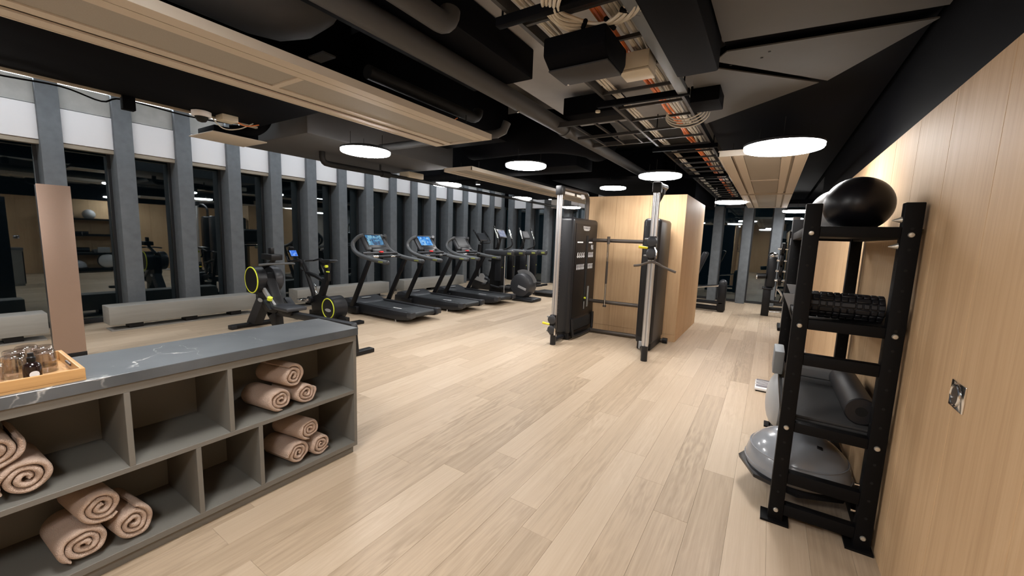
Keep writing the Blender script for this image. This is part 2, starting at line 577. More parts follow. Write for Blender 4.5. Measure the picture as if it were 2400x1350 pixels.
boards = []
W_B = 0.186
k0 = int((-8.9 + 0.24) / W_B) - 1
for k in range(k0, 15):
    x0 = -0.24 + W_B * k
    if x0 > 1.9 or x0 < -8.95:
        continue
    y = Y_BACK + random.uniform(-2.0, 0)
    while y < Y_END + 0.2:
        ln = random.choice((1.5, 1.8, 2.1, 2.2, 2.2))
        boards.append((x0, x0 + W_B, max(y, Y_BACK), min(y + ln, Y_END + 0.2), random.random()))
        y += ln
def bscore(b):
    cx, cy = (b[0] + b[1]) / 2, (b[2] + b[3]) / 2
    d = math.hypot(cx, cy)
    # seen by the lens?
    v = Vector((cx, cy, 0)) - Vector((0, 0, CAM_H))
    zc = v.dot(fw)
    ok = zc > 0.3 and abs(v.dot(r2) / max(zc, .01)) < 1.45 and not (cx < -2.2 and cy < 1.2 and cx > -6)
    return d + (0 if ok else 50)
boards.sort(key=bscore)
rest = bmesh.new(); rlay = rest.faces.layers.float.new('tint')
for i, b in enumerate(boards):
    if b[3] - b[2] < 0.05:
        continue
    if i < 290:
        bm = bmesh.new(); lay = bm.faces.layers.float.new('tint')
        plank_geo(bm, lay, *b[:4], b[4], random.uniform(-0.0004, 0.0))
        bmesh.ops.translate(bm, verts=bm.verts[:], vec=-ORG[fl.as_pointer()])
        me = bpy.data.meshes.new('plank'); bm.to_mesh(me); bm.free()
        me.materials.append(MATS['oak_floor'])
        o = bpy.data.objects.new('plank', me); COL.objects.link(o); o.parent = fl
    else:
        plank_geo(rest, rlay, *b[:4], b[4], random.uniform(-0.0004, 0.0))
bmesh.ops.translate(rest, verts=rest.verts[:], vec=-ORG[fl.as_pointer()])
me = bpy.data.meshes.new('far_planks'); rest.to_mesh(me); rest.free()
me.materials.append(MATS['oak_floor'])
o = bpy.data.objects.new('far_planks', me); COL.objects.link(o); o.parent = fl; o['kind'] = 'stuff'

# ---- ceiling slab and the suspended grey boards on the right
ce = struct(MB().box(-9.2, 3.2, Y_BACK - 0.2, Y_END + 0.4, Z_SLAB, Z_SLAB + 0.2).build('ceiling', 'ceiling_grey'))
ORG[ce.as_pointer()] = ORG[ce.as_pointer()]
for poly in (((-0.36, 0.9), (0.59, 0.9), (0.59, 1.75), (-0.36, 1.66)),
             ((-0.36, 1.70), (0.59, 1.79), (0.59, 2.775), (-0.345, 2.68)),
             ((-0.335, 2.82), (0.59, 2.905), (0.215, 3.60), (-0.41, 2.93)),
             ((-2.35, -1.0), (-0.62, -1.0), (-0.62, 2.1), (-2.35, 2.1)), ((-2.35, 2.105), (-0.62, 2.105), (-0.62, 5.3), (-2.35, 5.3)),
             ((-0.46, 3.00), (0.17, 3.615), (-0.64, 4.35), (-0.67, 3.9), (-0.56, 3.04))):
    MB().prism([(x, y, 3.10 if poly[0][0] < -2 else 2.70) for x, y in poly], (0, 0, 0.008)).build('ceiling_board', 'slab_grey' if poly[0][0] < -2 else 'board_grey', ce, smooth=False)
MB().box(-0.345, 0.59, 0.9, 3.05, 2.735, 2.739).prism([(-0.55, 3.05, 2.735), (0.54, 3.05, 2.735), (0.20, 3.57, 2.735), (-0.60, 4.25, 2.735)], (0, 0, 0.004)).build('dark_gap_sheet', 'black_paint', ce, smooth=False)  # black sheet added over the boards so the gaps between them read dark
for x, y in ((-0.12, 2.93), (-0.16, 3.0), (-0.33, 3.03)):
    MB().cyl((x, y, 2.698), (x, y, 2.702), 0.008, seg=10).build('screw_hole', 'hole_dark', ce)

# ---- right wall: black backing with single oak veneer panels
Y_WR = 8.3
wr = struct(MB().box(X_WALL + 0.022, X_WALL + 0.20, Y_BACK, Y_WR, 0, Z_SLAB).build('wall_right', 'black_paint'))
ys = [2.50 + 0.49 * k for k in range(-11, 13)]
for a in ys:
    y0, y1 = max(a, Y_BACK), min(a + 0.49, Y_WR)
    if y1 - y0 > 0.05:
        MB().box(X_WALL, X_WALL + 0.022, y0 + 0.0012, y1 - 0.0012, 0.0, 2.245, bevel=0.0012, seg=1).build('wood_panel', 'oak_veneer', wr, smooth=False)
struct(MB().box(X_WALL - 0.012, X_WALL + 0.21, Y_WR, Y_WR + 0.03, 0, 2.3).build('trim_1', 'pale_jamb'))
struct(MB().box(1.8, 1.95, Y_WR - 0.6, Y_END, 0, Z_SLAB).build('wall_recess', 'plaster'))
struct(MB().box(X_WALL + 0.2, 1.95, Y_WR - 0.4, Y_WR - 0.2, 0, Z_SLAB).build('wall_return', 'plaster'))
struct(MB().box(-9.2, 1.0, Y_BACK - 0.2, Y_BACK, 0, Z_SLAB).build('wall_back', 'oak_veneer'))

# ---- wood-clad core in the middle
wm = struct(MB().box(-2.73, -1.15, 6.60, 8.52, 0, 2.285).build('wall_core', 'black_paint'))
for i in range(3):
    a = -2.75 + i * 0.54
    MB().box(a + 0.001, a + 0.539, 6.578, 6.60, 0.115, 2.29, bevel=0.001, seg=1).build('wood_panel', 'oak_veneer', wm, smooth=False)
    MB().box(a + 0.001, a + 0.539, 6.580, 6.60, 0.0, 0.113, bevel=0.001, seg=1).build('skirting_board', 'oak_veneer', wm, smooth=False)
for i in range(2):
    a = 6.578 + i * 0.98
    MB().box(-1.15, -1.13, a + 0.001, a + 0.979, 0.115, 2.29, bevel=0.001, seg=1).build('wood_panel', 'oak_veneer', wm, smooth=False)
    MB().box(-1.15, -1.132, a + 0.001, a + 0.979, 0.0, 0.113, bevel=0.001, seg=1).build('skirting_board', 'oak_veneer', wm, smooth=False)
    MB().box(-2.75, -2.73, a + 0.001, a + 0.979, 0.0, 2.29, bevel=0.001, seg=1).build('wood_panel', 'oak_veneer', wm, smooth=False)

# ---- window wall on the left: concrete fins, white panels, glazing
PITCH_W = 0.743
Y_F0 = 1.219
fin_ys = [Y_F0 + PITCH_W * n for n in range(-5, 16)]
wl = struct(MB().box(-9.2, -8.9, Y_BACK, Y_END + 0.3, 3.46, Z_SLAB).build('wall_left', 'black_paint'))
fin_me = None
for n, y in enumerate(fin_ys):
    if n == 0:
        f = MB().box(X_GLASS - 0.06, X_WIN + 0.07, y, y + 0.215, 0, Z_SLAB, bevel=0.008).build('concrete_fin', 'concrete', wl)
        fin0 = f
    else:
        f = fin0.copy(); COL.objects.link(f); f.location.y += y - fin_ys[0]
    y0, y1 = y + 0.215, y + PITCH_W
    MB().box(X_WIN - 0.14, X_WIN, y0, y1, 2.645, 3.105, bevel=0.003, seg=1).build('white_panel', 'spandrel_white', wl)
    MB().box(X_WIN - 0.13, X_WIN - 0.015, y0, y1, 2.585, 2.640).build('panel_lip', 'beige_lip', wl, smooth=False)
    MB().box(X_WIN - 0.14, X_WIN - 0.02, y0, y1, 3.115, 3.44, bevel=0.003, seg=1).build('concrete_panel', 'concrete_light', wl)
    wn = sroot('window_%d' % (n + 1), (X_GLASS, (y0 + y1) / 2, 0))
    MB().box(X_GLASS - 0.006, X_GLASS + 0.006, y0 + 0.035, y1 - 0.035, 0.07, 2.62).build('pane', 'window_glass', wn, smooth=False)
    fr = MB()
    fr.box(X_GLASS - 0.04, X_GLASS + 0.03, y0, y0 + 0.035, 0.0, 2.66)
    fr.box(X_GLASS - 0.04, X_GLASS + 0.03, y1 - 0.035, y1, 0.0, 2.66)
    fr.box(X_GLASS - 0.04, X_GLASS + 0.03, y0, y1, 2.62, 2.66)
    fr.box(X_GLASS - 0.04, X_GLASS + 0.05, y0, y1, 0.0, 0.07)
    fr.build('window_frame', 'dark_frame', wn, smooth=False)
    if 4 <= n <= 8:
        led = MB().box(X_WIN - 0.12, X_WIN - 0.03, y0 + 0.005, y1 - 0.005, 3.452, 3.50).build('led_strip', 'led_light', smooth=False)
        tag(led, ('white LED strip above the window at the left picture edge', 'white LED strip above the window just right of the bronze panel',
                  'white LED strip above the window left of the small black bracket', 'white LED strip above the window behind the dome camera',
                  'white LED strip above the window behind the square diffuser')[n - 4], 'strip light', 'LED strips over the windows')
for (ya, yb, lb) in ((-2.3, 2.2, 'long LED batten in the ceiling pocket along the near windows'), (2.6, 7.2, 'long LED batten in the ceiling pocket along the middle windows'),
                     (7.6, 12.0, 'long LED batten in the ceiling pocket along the far windows')):
    t = thing('led_batten', lb, 'strip light', (-7.55, (ya + yb) / 2, 3.52))
    MB().box(-7.60, -7.50, ya, yb, 3.525, 3.60).build('housing', 'machine_dark', t, smooth=False)
    MB().box(-7.595, -7.505, ya + 0.01, yb - 0.01, 3.505, 3.525).build('diffuser', 'led_light', t, smooth=False)

# ---- far glazed wall
wf = struct(MB().box(-9.2, 3.2, Y_END + 0.02, Y_END + 0.3, 2.66, Z_SLAB).build('wall_far', 'black_paint'))
ends = [-8.19 + 0.745 * k for k in range(0, 9)] + [-1.39, -0.68, -0.01, 0.68, 1.38]
wc = len(fin_ys)
for k, x in enumerate(ends):
    right = x > -2.0
    wdt = 0.215
    MB().box(x, x + wdt, Y_END - 0.10, Y_END + 0.24, 0, Z_SLAB if not right else 2.6, bevel=0.008).build('concrete_fin', 'concrete', wf)
    x0 = x + wdt
    x1 = ends[k + 1] if k + 1 < len(ends) else 1.8
    if not right:
        MB().box(x0, x1, Y_END, Y_END + 0.14, 2.60, 3.105, bevel=0.003, seg=1).build('white_panel', 'spandrel_white', wf)
    wc += 1
    wn = sroot('window_%d' % wc, ((x0 + x1) / 2, Y_END + 0.2, 0))
    MB().box(x0 + 0.03, x1 - 0.03, Y_END + 0.194, Y_END + 0.206, 0.06, 2.58).build('pane', 'window_glass', wn, smooth=False)
    fr = MB()
    fr.box(x0, x0 + 0.03, Y_END + 0.17, Y_END + 0.24, 0, 2.66)
    fr.box(x1 - 0.03, x1, Y_END + 0.17, Y_END + 0.24, 0, 2.66)
    fr.box(x0, x1, Y_END + 0.17, Y_END + 0.24, 2.58, 2.66)
    fr.box(x0, x1, Y_END + 0.16, Y_END + 0.24, 0, 0.06)
    fr.build('window_frame', 'dark_frame', wn, smooth=False)
# dark facade across the street, seen dimly through the panes
ext = struct(MB().box(-16.2, -16.0, -8, 24, -3, 9).build('wall_opposite', 'concrete'))

# ================================================================== CEILING SERVICES
def single(name, mb, mat, label, cat, group=None, smooth=True):
    return tag(mb.build(name, mat, smooth=smooth), label, cat, group)


single('air_duct', MB().box(-5.15, -3.40, Y_BACK + 0.02, 2.45, 2.72, 3.45, bevel=0.01), 'black_paint', 'wide black air duct above the windows side of the long cream panel', 'duct')
single('air_duct', MB().box(-2.42, -1.80, Y_BACK + 0.02, 3.02, 2.86, 3.095, bevel=0.01), 'black_paint', 'black rectangular duct ending above the thick dark pipe', 'duct')
single('air_duct', MB().box(-6.25, -4.62, 2.72, 5.25, 2.66, 3.40, bevel=0.02), 'duct_grey', 'grey boxed duct above the round lamp nearest the windows', 'duct')
single('air_duct', MB().box(-4.45, -3.3, 2.6, 4.9, 2.9, 3.45, bevel=0.01), 'black_paint', 'black box duct between the cream panel and the grey duct', 'duct')
single('air_duct', MB().box(-6.9, -2.85, 6.3, 7.0, 2.78, 3.4, bevel=0.01), 'black_paint', 'black cross duct behind the wood clad core lamps', 'duct')
single('air_duct', MB().box(-6.9, -4.7, 7.6, 12.2, 2.86, 3.45, bevel=0.01), 'black_paint', 'long black duct above the far exercise machines', 'duct')
single('air_duct', MB().box(-4.5, -2.05, 8.6, 12.3, 2.92, 3.45, bevel=0.01), 'black_paint', 'black duct at the far end behind the wood clad core', 'duct')
single('air_duct', MB().box(-0.60, -0.365, 0.8, 2.78, 2.58, 3.3, bevel=0.015), 'black_paint', 'black casing hanging right beside the cable ladder', 'duct')
single('black_infill', MB().prism([(-0.64, 4.36, 2.74), (0.20, 3.58, 2.74), (0.59, 2.86, 2.74), (0.59, 12.3, 2.74), (-0.64, 12.3, 2.74)], (0, 0, 0.6)), 'black_paint', 'large black slanting infill standing for the dark recess above the right hand cream panel', 'black_infill', smooth=False)  # added black block, its colour stands in for the shade of a deep recess
single('black_infill', MB().box(0.64, 1.78, 8.36, 12.3, 2.74, 3.4), 'black_paint', 'black infill over the far recess right of the aisle', 'black_infill', smooth=False)  # rest of the added black infill, past the end of the wooden wall
single('black_infill', MB().box(-2.0, -1.4, 9.0, 12.3, 2.5, Z_SLAB), 'black_paint', 'black drop above the machines behind the core', 'black_infill', smooth=False)

# round ducts
rd = MB()
rd.tube([(-2.86, Y_BACK + 0.05, 3.02), (-2.86, 1.35, 3.02)] + [(-2.86, 1.35 + 0.42 * math.sin(a), 3.44 - 0.42 * math.cos(a)) for a in (0.3, 0.6, 0.9, 1.2)], 0.25, seg=28)
single('round_duct', rd, 'duct_grey', 'grey round duct bending up beside the long cream panel', 'duct')
single('duct_hanger', MB().box(-3.22, -3.02, 1.92, 2.03, 2.90, 2.915, bevel=0.002), 'duct_grey', 'small grey plate hanging below the round duct bend', 'hanger')
rd = MB()
rd.tube(smooth_path([(-4.3, 5.35, 3.1), (-3.2, 5.30, 3.1), (-2.7, 5.45, 3.1), (-2.45, 5.9, 3.1), (-2.45, 6.25, 3.1)], 6), 0.30, seg=28)
single('round_duct', rd, 'black_paint', 'black round duct elbow over the second round lamp', 'duct')

# pipes
pm = thing('ceiling_pipe', 'thick dark pipe running straight along the ceiling left of the cable ladder', 'pipe', (-2.07, 3.0, 2.75))
MB().cyl((-2.07, Y_BACK + 0.02, 2.78), (-2.07, 4.25, 2.78), 0.075, seg=24).cyl((-2.07, 4.25, 2.78), (-2.07, 8.55, 2.78), 0.068, seg=24).build('pipe_run', 'pipe_dark', pm)
MB().cyl((-2.07, 4.18, 2.78), (-2.07, 4.32, 2.78), 0.086, seg=24).build('coupling', 'pipe_dark', pm)
MB().cyl((-2.07, 3.22, 2.70), (-2.07, 3.24, 2.70), 0.012, seg=10).build('drain_plug', 'chrome', pm)
single('ceiling_pipe', MB().tube([(-1.77, Y_BACK + 0.02, 2.80), (-1.77, 1.86, 2.80)] + arc((-1.77, 1.86, 2.90), 0.10, -90, 0, 5, 'yz'), 0.062, seg=18), 'pipe_dark', 'short dark pipe turning up right of the thick pipe', 'pipe')
single('ceiling_pipe', MB().tube([(-2.86, 2.2, 2.83), (-2.86, 3.55, 2.83)] + arc((-2.86, 3.55, 2.93), 0.10, -90, 0, 5, 'yz'), 0.055, seg=16), 'pipe_black', 'dark pipe stub left of the thick pipe, turning up at its end', 'pipe')
single('pipe_clamp', MB().tube(arc((-2.9, 3.35, 2.72), 0.055, 90, 290, 8, 'xz'), 0.006, seg=6), 'cable_orange', 'small reddish clamp ring on the dark pipe stub', 'clamp')
single('ceiling_pipe', MB().tube([(-4.45, 3.62, 2.66), (-3.05, 3.66, 2.66), (-2.62, 3.68, 2.66)] + [(-2.55, 3.70, 2.69), (-2.52, 3.72, 2.78)], 0.045, seg=14), 'pipe_dark', 'dark pipe crossing just past the end of the long cream panel', 'pipe')
bp = thing('bent_pipe', 'black pipe with an elbow running along in front of the white window panels', 'pipe', (-5.5, 3.4, 2.5))
MB().tube([(-5.45, 3.42, 2.658), (-5.45, 3.42, 2.58)] + [(-5.45, 3.50 - 0.08 * math.cos(a), 2.58 - 0.08 * math.sin(a)) for a in (0.4, 0.8, 1.2)] + [(-5.45, 3.56, 2.50), (-5.42, 4.5, 2.50)], 0.042, seg=14).tube([(-5.42, 4.5, 2.50), (-5.42, 8.0, 2.50), (-5.45, 12.3, 2.50)], 0.030, seg=12).build('pipe_run', 'pipe_black', bp)
MB().cyl((-5.42, 4.42, 2.50), (-5.42, 4.58, 2.50), 0.052, seg=14).build('coupling', 'pipe_black', bp)
MB().cyl((-5.42, 4.4, 2.55), (-5.42, 4.4, 2.64), 0.015, seg=8).build('hanger_rod', 'pipe_black', bp)


# chilled ceiling panels
def cream_panel(label, x0, x1, y0, y1, z, joints, gap=None):
    t = thing('ceiling_panel', label, 'ceiling panel', ((x0 + x1) / 2, (y0 + y1) / 2, z))
    W = x1 - x0
    tr = MB()
    tr.box(x0, x0 + 0.012, y0, y1, z, z + 0.045).box(x1 - 0.012, x1, y0, y1, z, z + 0.045)
    tr.box(x0, x1, y1 - 0.012, y1, z, z + 0.045).box(x0, x1, y0, y0 + 0.012, z, z + 0.045)
    tr.box(x0, x1, y0, y1, z + 0.045, z + 0.055)
    tr.build('casing', 'cream_metal', t, smooth=False)
    for (a, b, dz, mat, nm) in ((0.015, 0.14, 0.004, 'cream_metal', 'edge_strip'), (0.175, 0.285, 0.012, 'cream_metal', 'inner_strip'),
                                (0.715, 0.825, 0.012, 'cream_metal', 'inner_strip'), (0.86, 0.985, 0.004, 'cream_metal', 'edge_strip')):
        MB().box(x0 + W * a, x0 + W * b, y0 + 0.012, y1 - 0.012, z + dz, z + dz + 0.012).build(nm, mat, t, smooth=False)
    es = [y0 + 0.012] + joints + [y1 - 0.012]
    for a, b in zip(es, es[1:]):
        MB().box(x0 + W * 0.29, x0 + W * 0.71, a + 0.02, b - 0.02, z + 0.02, z + 0.03).build('perforated_sheet', 'cream_mesh', t, smooth=False)
    for j in joints:
        MB().box(x0 + W * 0.285, x0 + W * 0.715, j - 0.022, j + 0.022, z + 0.010, z + 0.03).build('cross_bar', 'cream_metal', t, smooth=False)
    for s_ in (0.14, 0.825):
        MB().box(x0 + W * s_, x0 + W * (s_ + 0.035), y0 + 0.012, y1 - 0.012, z + 0.03, z + 0.04).build('slot', 'beige_lip', t, smooth=False)
    for yy in (y0 + 0.3, y1 - 0.3):
        for xx in (x0 + 0.1, x1 - 0.1):
            MB().cyl((xx, yy, z + 0.05), (xx, yy, z + 0.18), 0.005, seg=8).build('hanger_rod', 'pipe_black', t)
    return t


cream_panel('long cream perforated chilled panel reaching from above the camera towards the treadmills', -3.33, -2.55, -1.4, 3.49, 2.55, [0.1, 1.60])
cream_panel('cream chilled panel above the wooden wall aisle, behind the big round lamp', -0.52, 0.21, 4.45, 7.85, 2.40, [6.3])
cream_panel('short cream chilled panel at the far end of the wooden wall aisle', -0.52, 0.21, 7.93, 10.6, 2.40, [])
cream_panel('cream chilled panel over the far treadmills next to the black bent pipe', -4.42, -3.86, 4.80, 8.55, 2.53, [7.0])
cream_panel('cream chilled panel behind the cable machine at the far end', -4.42, -3.86, 8.65, 11.2, 2.53, [])

# square diffuser, camera dome, small bits near the windows
df = thing('ceiling_diffuser', 'square cream ceiling diffuser hanging in front of the windows', 'diffuser', (-5.63, 2.33, 2.6))
MB().prism([(-5.92, 2.03, 2.60), (-5.33, 2.05, 2.60), (-5.36, 2.64, 2.60), (-5.95, 2.63, 2.60)], (0, 0, 0.012), bevel=0.003).build('face_plate', 'cream_metal', df)
MB().box(-5.86, -5.42, 2.1, 2.57, 2.612, 2.70, bevel=0.01).build('plenum_box', 'black_paint', df)
MB().tube(smooth_path([(-5.5, 2.3, 2.68), (-5.38, 2.5, 2.72), (-5.3, 2.6, 2.85), (-5.3, 2.62, 3.1)], 5), 0.07, seg=12).build('duct_neck', 'black_paint', df)
dm = thing('security_camera', 'small white dome camera under the ceiling near the windows', 'camera', (-5.02, 1.84, 2.62))
MB().lathe([(0.078, 0.0), (0.085, 0.012), (0.085, 0.05), (0.06, 0.06)], (-5.02, 1.84, 2.66), seg=28).build('housing', 'spandrel_white', dm)
MB().lathe([(0.004, -0.055), (0.035, -0.046), (0.055, -0.02), (0.060, 0.002)], (-5.02, 1.84, 2.66), seg=24).build('dome', 'pipe_black', dm)
MB().box(-5.06, -4.90, 1.98, 2.13, 2.66, 2.72, bevel=0.006).build('junction_box', 'box_ivory', dm)
MB().tube(smooth_path([(-5.03, 1.92, 2.70), (-5.10, 2.06, 2.61), (-5.06, 2.2, 2.63), (-5.0, 2.32, 2.71)], 5), 0.006, seg=6).build('cable', 'cable_white', dm)
MB().tube(smooth_path([(-5.0, 2.13, 2.70), (-5.02, 2.25, 2.67), (-5.0, 2.38, 2.71)], 5), 0.006, seg=6).build('cable', 'cable_orange', dm)
single('ceiling_bracket', MB().box(-5.2, -5.12, 1.27, 1.36, 2.60, 2.73, bevel=0.004), 'black_paint', 'small black bracket hanging from the black duct edge near the windows', 'bracket')
single('edge_profile', MB().box(-5.20, -5.155, Y_BACK + 0.05, 2.44, 2.705, 2.735), 'beige_lip', 'thin metal profile along the black duct edge facing the windows', 'profile', smooth=False)
cb = MB().tube(smooth_path([(-5.23, -0.2, 2.70), (-5.22, 0.5, 2.67), (-5.22, 0.9, 2.69), (-5.22, 1.15, 2.64), (-5.22, 1.3, 2.70), (-5.22, 1.8, 2.68), (-5.21, 2.2, 2.70)], 5), 0.007, seg=6)
single('edge_cable', cb, 'black_paint', 'loose black cable sagging along the duct edge near the windows', 'cable')
single('wall_speaker', MB().box(-5.6, -5.35, 4.95, 5.3, 2.52, 2.62, bevel=0.015), 'box_ivory', 'small pale device box below the ceiling near the treadmills', 'ceiling device')

# cable ladder
tl = thing('cable_ladder', 'long black cable ladder hanging under the middle of the ceiling', 'cable tray', (-0.98, 5.0, 2.7))
for x in (-1.26, -0.70):
    MB().box(x - 0.012, x + 0.012, 0.6, 11.6, 2.70, 2.76).build('side_rail', 'tray_steel', tl, smooth=False)
yy = 0.8
while yy < 11.5:
    MB().box(-1.25, -0.71, yy - 0.010, yy + 0.010, 2.705, 2.725).build('rung', 'tray_steel', tl, smooth=False)
    yy += 0.40
for yy in (1.86, 3.33, 5.2, 7.4):
    sp_ = MB().box(-1.34, -0.62, yy - 0.022, yy + 0.022, 2.655, 2.70, bevel=0.003)
    sp_.cyl((-1.31, yy, 2.66), (-1.31, yy, 3.1), 0.006, seg=8).cyl((-0.665, yy, 2.66), (-0.665, yy, 3.1), 0.006, seg=8)
    sp_.build('support_bar', 'black_paint', tl)
MB().cyl((-1.335, 3.33, 2.62), (-1.335, 3.33, 2.635), 0.02, seg=12).build('end_button', 'box_ivory', tl)
t2 = thing('cable_ladder', 'short branch ladder joining the pipe to the long cable ladder', 'cable tray', (-1.65, 4.4, 2.7))
for yy in (3.95, 4.95):
    MB().box(-2.02, -1.30, yy - 0.012, yy + 0.012, 2.72, 2.77).build('side_rail', 'tray_steel', t2, smooth=False)
for xx in (-1.85, -1.62, -1.40):
    MB().box(xx - 0.01, xx + 0.01, 3.96, 4.94, 2.72, 2.74).build('rung', 'tray_steel', t2, smooth=False)
MB().box(-2.0, -1.28, 4.42, 4.45, 2.70, 2.73).build('rung', 'tray_steel', t2, smooth=False)
single('air_duct', MB().box(-2.02, -1.42, 4.05, 4.30, 2.86, 3.05, bevel=0.01), 'black_paint', 'small black box beside the cable ladder above the branch ladder', 'duct')


def cables(name, label, x, ys_, z, r, mat, count, spread, wob=0.02):
    t = thing(name, label, 'cable', (x, ys_[0], z))
    for i in range(count):
        px = x + (i - (count - 1) / 2) * spread
        pts = []
        y = ys_[0]
        while y < ys_[1]:
            pts.append((px + random.uniform(-wob, wob), y, z + random.uniform(0, 0.01)))
            y += 0.35
        MB().tube(smooth_path(pts, 3), r, seg=7).build('cable', mat, t)
    return t


cables('cable_bundle', 'pale cables lying along the left rail of the cable ladder', -1.18, (0.7, 11.3), 2.735, 0.010, 'cable_white', 3, 0.024, 0.006)
cables('cable_bundle', 'bright orange cables lying along the middle of the cable ladder', -0.89, (0.7, 11.3), 2.742, 0.014, 'cable_orange', 2, 0.032, 0.008)
cables('cable_bundle', 'white cables lying right of the orange ones on the cable ladder', -0.81, (0.7, 11.3), 2.738, 0.012, 'cable_white', 3, 0.026, 0.012)
cables('cable_bundle', 'grey cables along the right rail of the cable ladder', -0.735, (0.7, 6.0), 2.738, 0.012, 'cable_grey', 2, 0.024, 0.004)
single('cable_channel', MB().box(-0.70, -0.63, 0.7, 3.35, 2.66, 2.70, bevel=0.003), 'galvanised', 'galvanised steel channel under the right rail of the cable ladder', 'channel')
co = thing('cable_coil', 'big white loop of spare cable tied under the cable ladder', 'cable', (-0.83, 1.92, 2.66))
for i in range(5):
    r = 0.17 + 0.020 * i
    pts = [(-0.83 + r * 0.95 * math.cos(a), 1.92 + r * 1.0 * math.sin(a), 2.672 + 0.012 * math.sin(3 * a + i)) for a in [2 * PI * k / 40 for k in range(40)]]
    MB().tube(pts, 0.009, seg=7, closed=True).build('cable_turn', 'cable_white', co)
for a in (0.8, 1.5, 2.2):
    r = 0.21
    c = Vector((-0.83 + r * 0.95 * math.cos(a), 1.92 + r * math.sin(a), 2.672))
    d = Vector((0.95 * math.cos(a), math.sin(a), 0)).normalized()
    MB().cyl(c - d * 0.055, c + d * 0.055, 0.0125, seg=8).build('cable_tie', 'black_paint', co)
cl = thing('cable_coil', 'small white cable loops hanging beside the black box past the cable ladder crossbar', 'cable', (-0.72, 3.75, 2.6))
for i in range(4):
    pts = [(-0.72 + (0.14 + 0.012 * i) * math.cos(a), 3.72 + 0.04 * i, 2.66 + (0.07 + 0.012 * i) * math.sin(a)) for a in [PI + PI * k / 12 for k in range(13)]]
    MB().tube(pts, 0.006, seg=6).build('cable_turn', 'cable_white', cl)
single('junction_box', MB().box(-0.62, -0.42, 3.35, 3.62, 2.60, 2.72, bevel=0.006), 'black_paint', 'black box on the cable ladder beside the small cable loops', 'junction box')
sp = thing('loudspeaker', 'black loudspeaker hanging under the cable ladder, grille facing down', 'speaker', (-0.99, 2.25, 2.5))
MB().prism([(-1.17, 2.06, 2.65), (-1.17, 2.06, 2.55), (-1.17, 2.14, 2.50), (-1.17, 2.36, 2.50), (-1.17, 2.41, 2.56), (-1.17, 2.41, 2.65)], (0.36, 0, 0), bevel=0.012).build('cabinet', 'black_paint', sp)
MB().box(-1.165, -0.815, 2.125, 2.355, 2.492, 2.502, bevel=0.003).build('grille', 'machine_matte', sp)
MB().cyl((-1.14, 2.34, 2.488), (-1.14, 2.34, 2.494), 0.006, seg=8).build('indicator', 'white_print', sp)
MB().box(-1.05, -0.93, 2.15, 2.3, 2.64, 2.70).build('bracket', 'black_paint', sp)
jb = thing('junction_box', 'ivory junction box hanging between speaker and cable ladder crossbar', 'junction box', (-0.80, 2.62, 2.58))
MB().box(-0.90, -0.72, 2.55, 2.72, 2.60, 2.70, bevel=0.006).build('body', 'box_ivory', jb)
MB().box(-0.90, -0.72, 2.55, 2.72, 2.585, 2.60, bevel=0.004).build('lid', 'box_ivory', jb)

# ---- round lamps
def lamp(x, y, z, label, d=0.57, wire=0.20):
    t = thing('ceiling_lamp', label, 'lamp', (x, y, z), 'round ceiling lamps')
    MB().lathe([(0.004, -0.012), (d / 2 - 0.03, -0.011), (d / 2 - 0.014, -0.006), (d / 2 - 0.008, 0.004), (d / 2 - 0.008, 0.022), (0.004, 0.022)], (x, y, z), seg=56).build('diffuser', 'lamp_light', t)
    MB().lathe([(d / 2 - 0.03, 0.024), (d / 2 - 0.004, 0.022), (d / 2 - 0.004, 0.040), (d / 2 - 0.06, 0.060), (0.01, 0.085)], (x, y, z), seg=56).build('housing', 'machine_dark', t)
    for a in (0.5, 2.6, 4.7):
        MB().cyl((x + 0.2 * math.cos(a), y + 0.2 * math.sin(a), z + 0.058), (x + 0.2 * math.cos(a), y + 0.2 * math.sin(a), z + wire), 0.003, seg=6).build('suspension_wire', 'pipe_black', t)


lamp(0.003, 3.99, 2.34, 'large bright round lamp above the right hand rack, nearest the wooden wall')
lamp(-4.10, 3.12, 2.475, 'round ceiling lamp below the grey duct, nearest the windows')
lamp(-2.93, 4.82, 2.52, 'round ceiling lamp beside the thick pipe, left of the cable machine')
lamp(-1.37, 5.80, 2.445, 'round ceiling lamp directly above the right post of the cable machine')
lamp(-3.05, 8.75, 2.70, 'round ceiling lamp seen just above the wood clad core', wire=0.21)
lamp(-5.45, 6.02, 2.52, 'round ceiling lamp under the black bent pipe, above the treadmills')
lamp(-5.55, 8.95, 2.55, 'round ceiling lamp above the elliptical trainers')
lamp(-5.22, 11.35, 2.51, 'round ceiling lamp at the far end behind the left post of the cable machine')
lamp(-0.76, 9.15, 2.39, 'round ceiling lamp past the core, left of the far cream panel')
lamp(0.42, 11.2, 2.36, 'round ceiling lamp at the far end right of the far cream panel')
# lamps of the same row behind the camera
lamp(-1.75, 0.45, 2.55, 'round ceiling lamp overhead, just behind the top edge of the view')
lamp(-3.95, -0.6, 2.40, 'round ceiling lamp behind the viewpoint over the towel cabinet end')
lamp(-6.3, 0.0, 2.55, 'round ceiling lamp behind the viewpoint near the windows')
lamp(-0.35, -0.7, 2.45, 'round ceiling lamp behind the viewpoint by the wooden wall')
for nm, lb, x, y, z in (('ceiling_downlight', 'small spotlight glowing beside the lamp under the black bent pipe', -5.25, 6.75, 2.62),
                        ('ceiling_downlight', 'tiny white spotlight by the far end of the black bent pipe', -5.2, 9.9, 2.62)):
    t = thing(nm, lb, 'spotlight', (x, y, z))
    MB().cyl((x, y, z), (x, y, z + 0.06), 0.05, seg=16).build('housing', 'pipe_black', t)
    MB().cyl((x, y, z - 0.003), (x, y, z), 0.042, seg=16).build('lens', 'led_light', t)

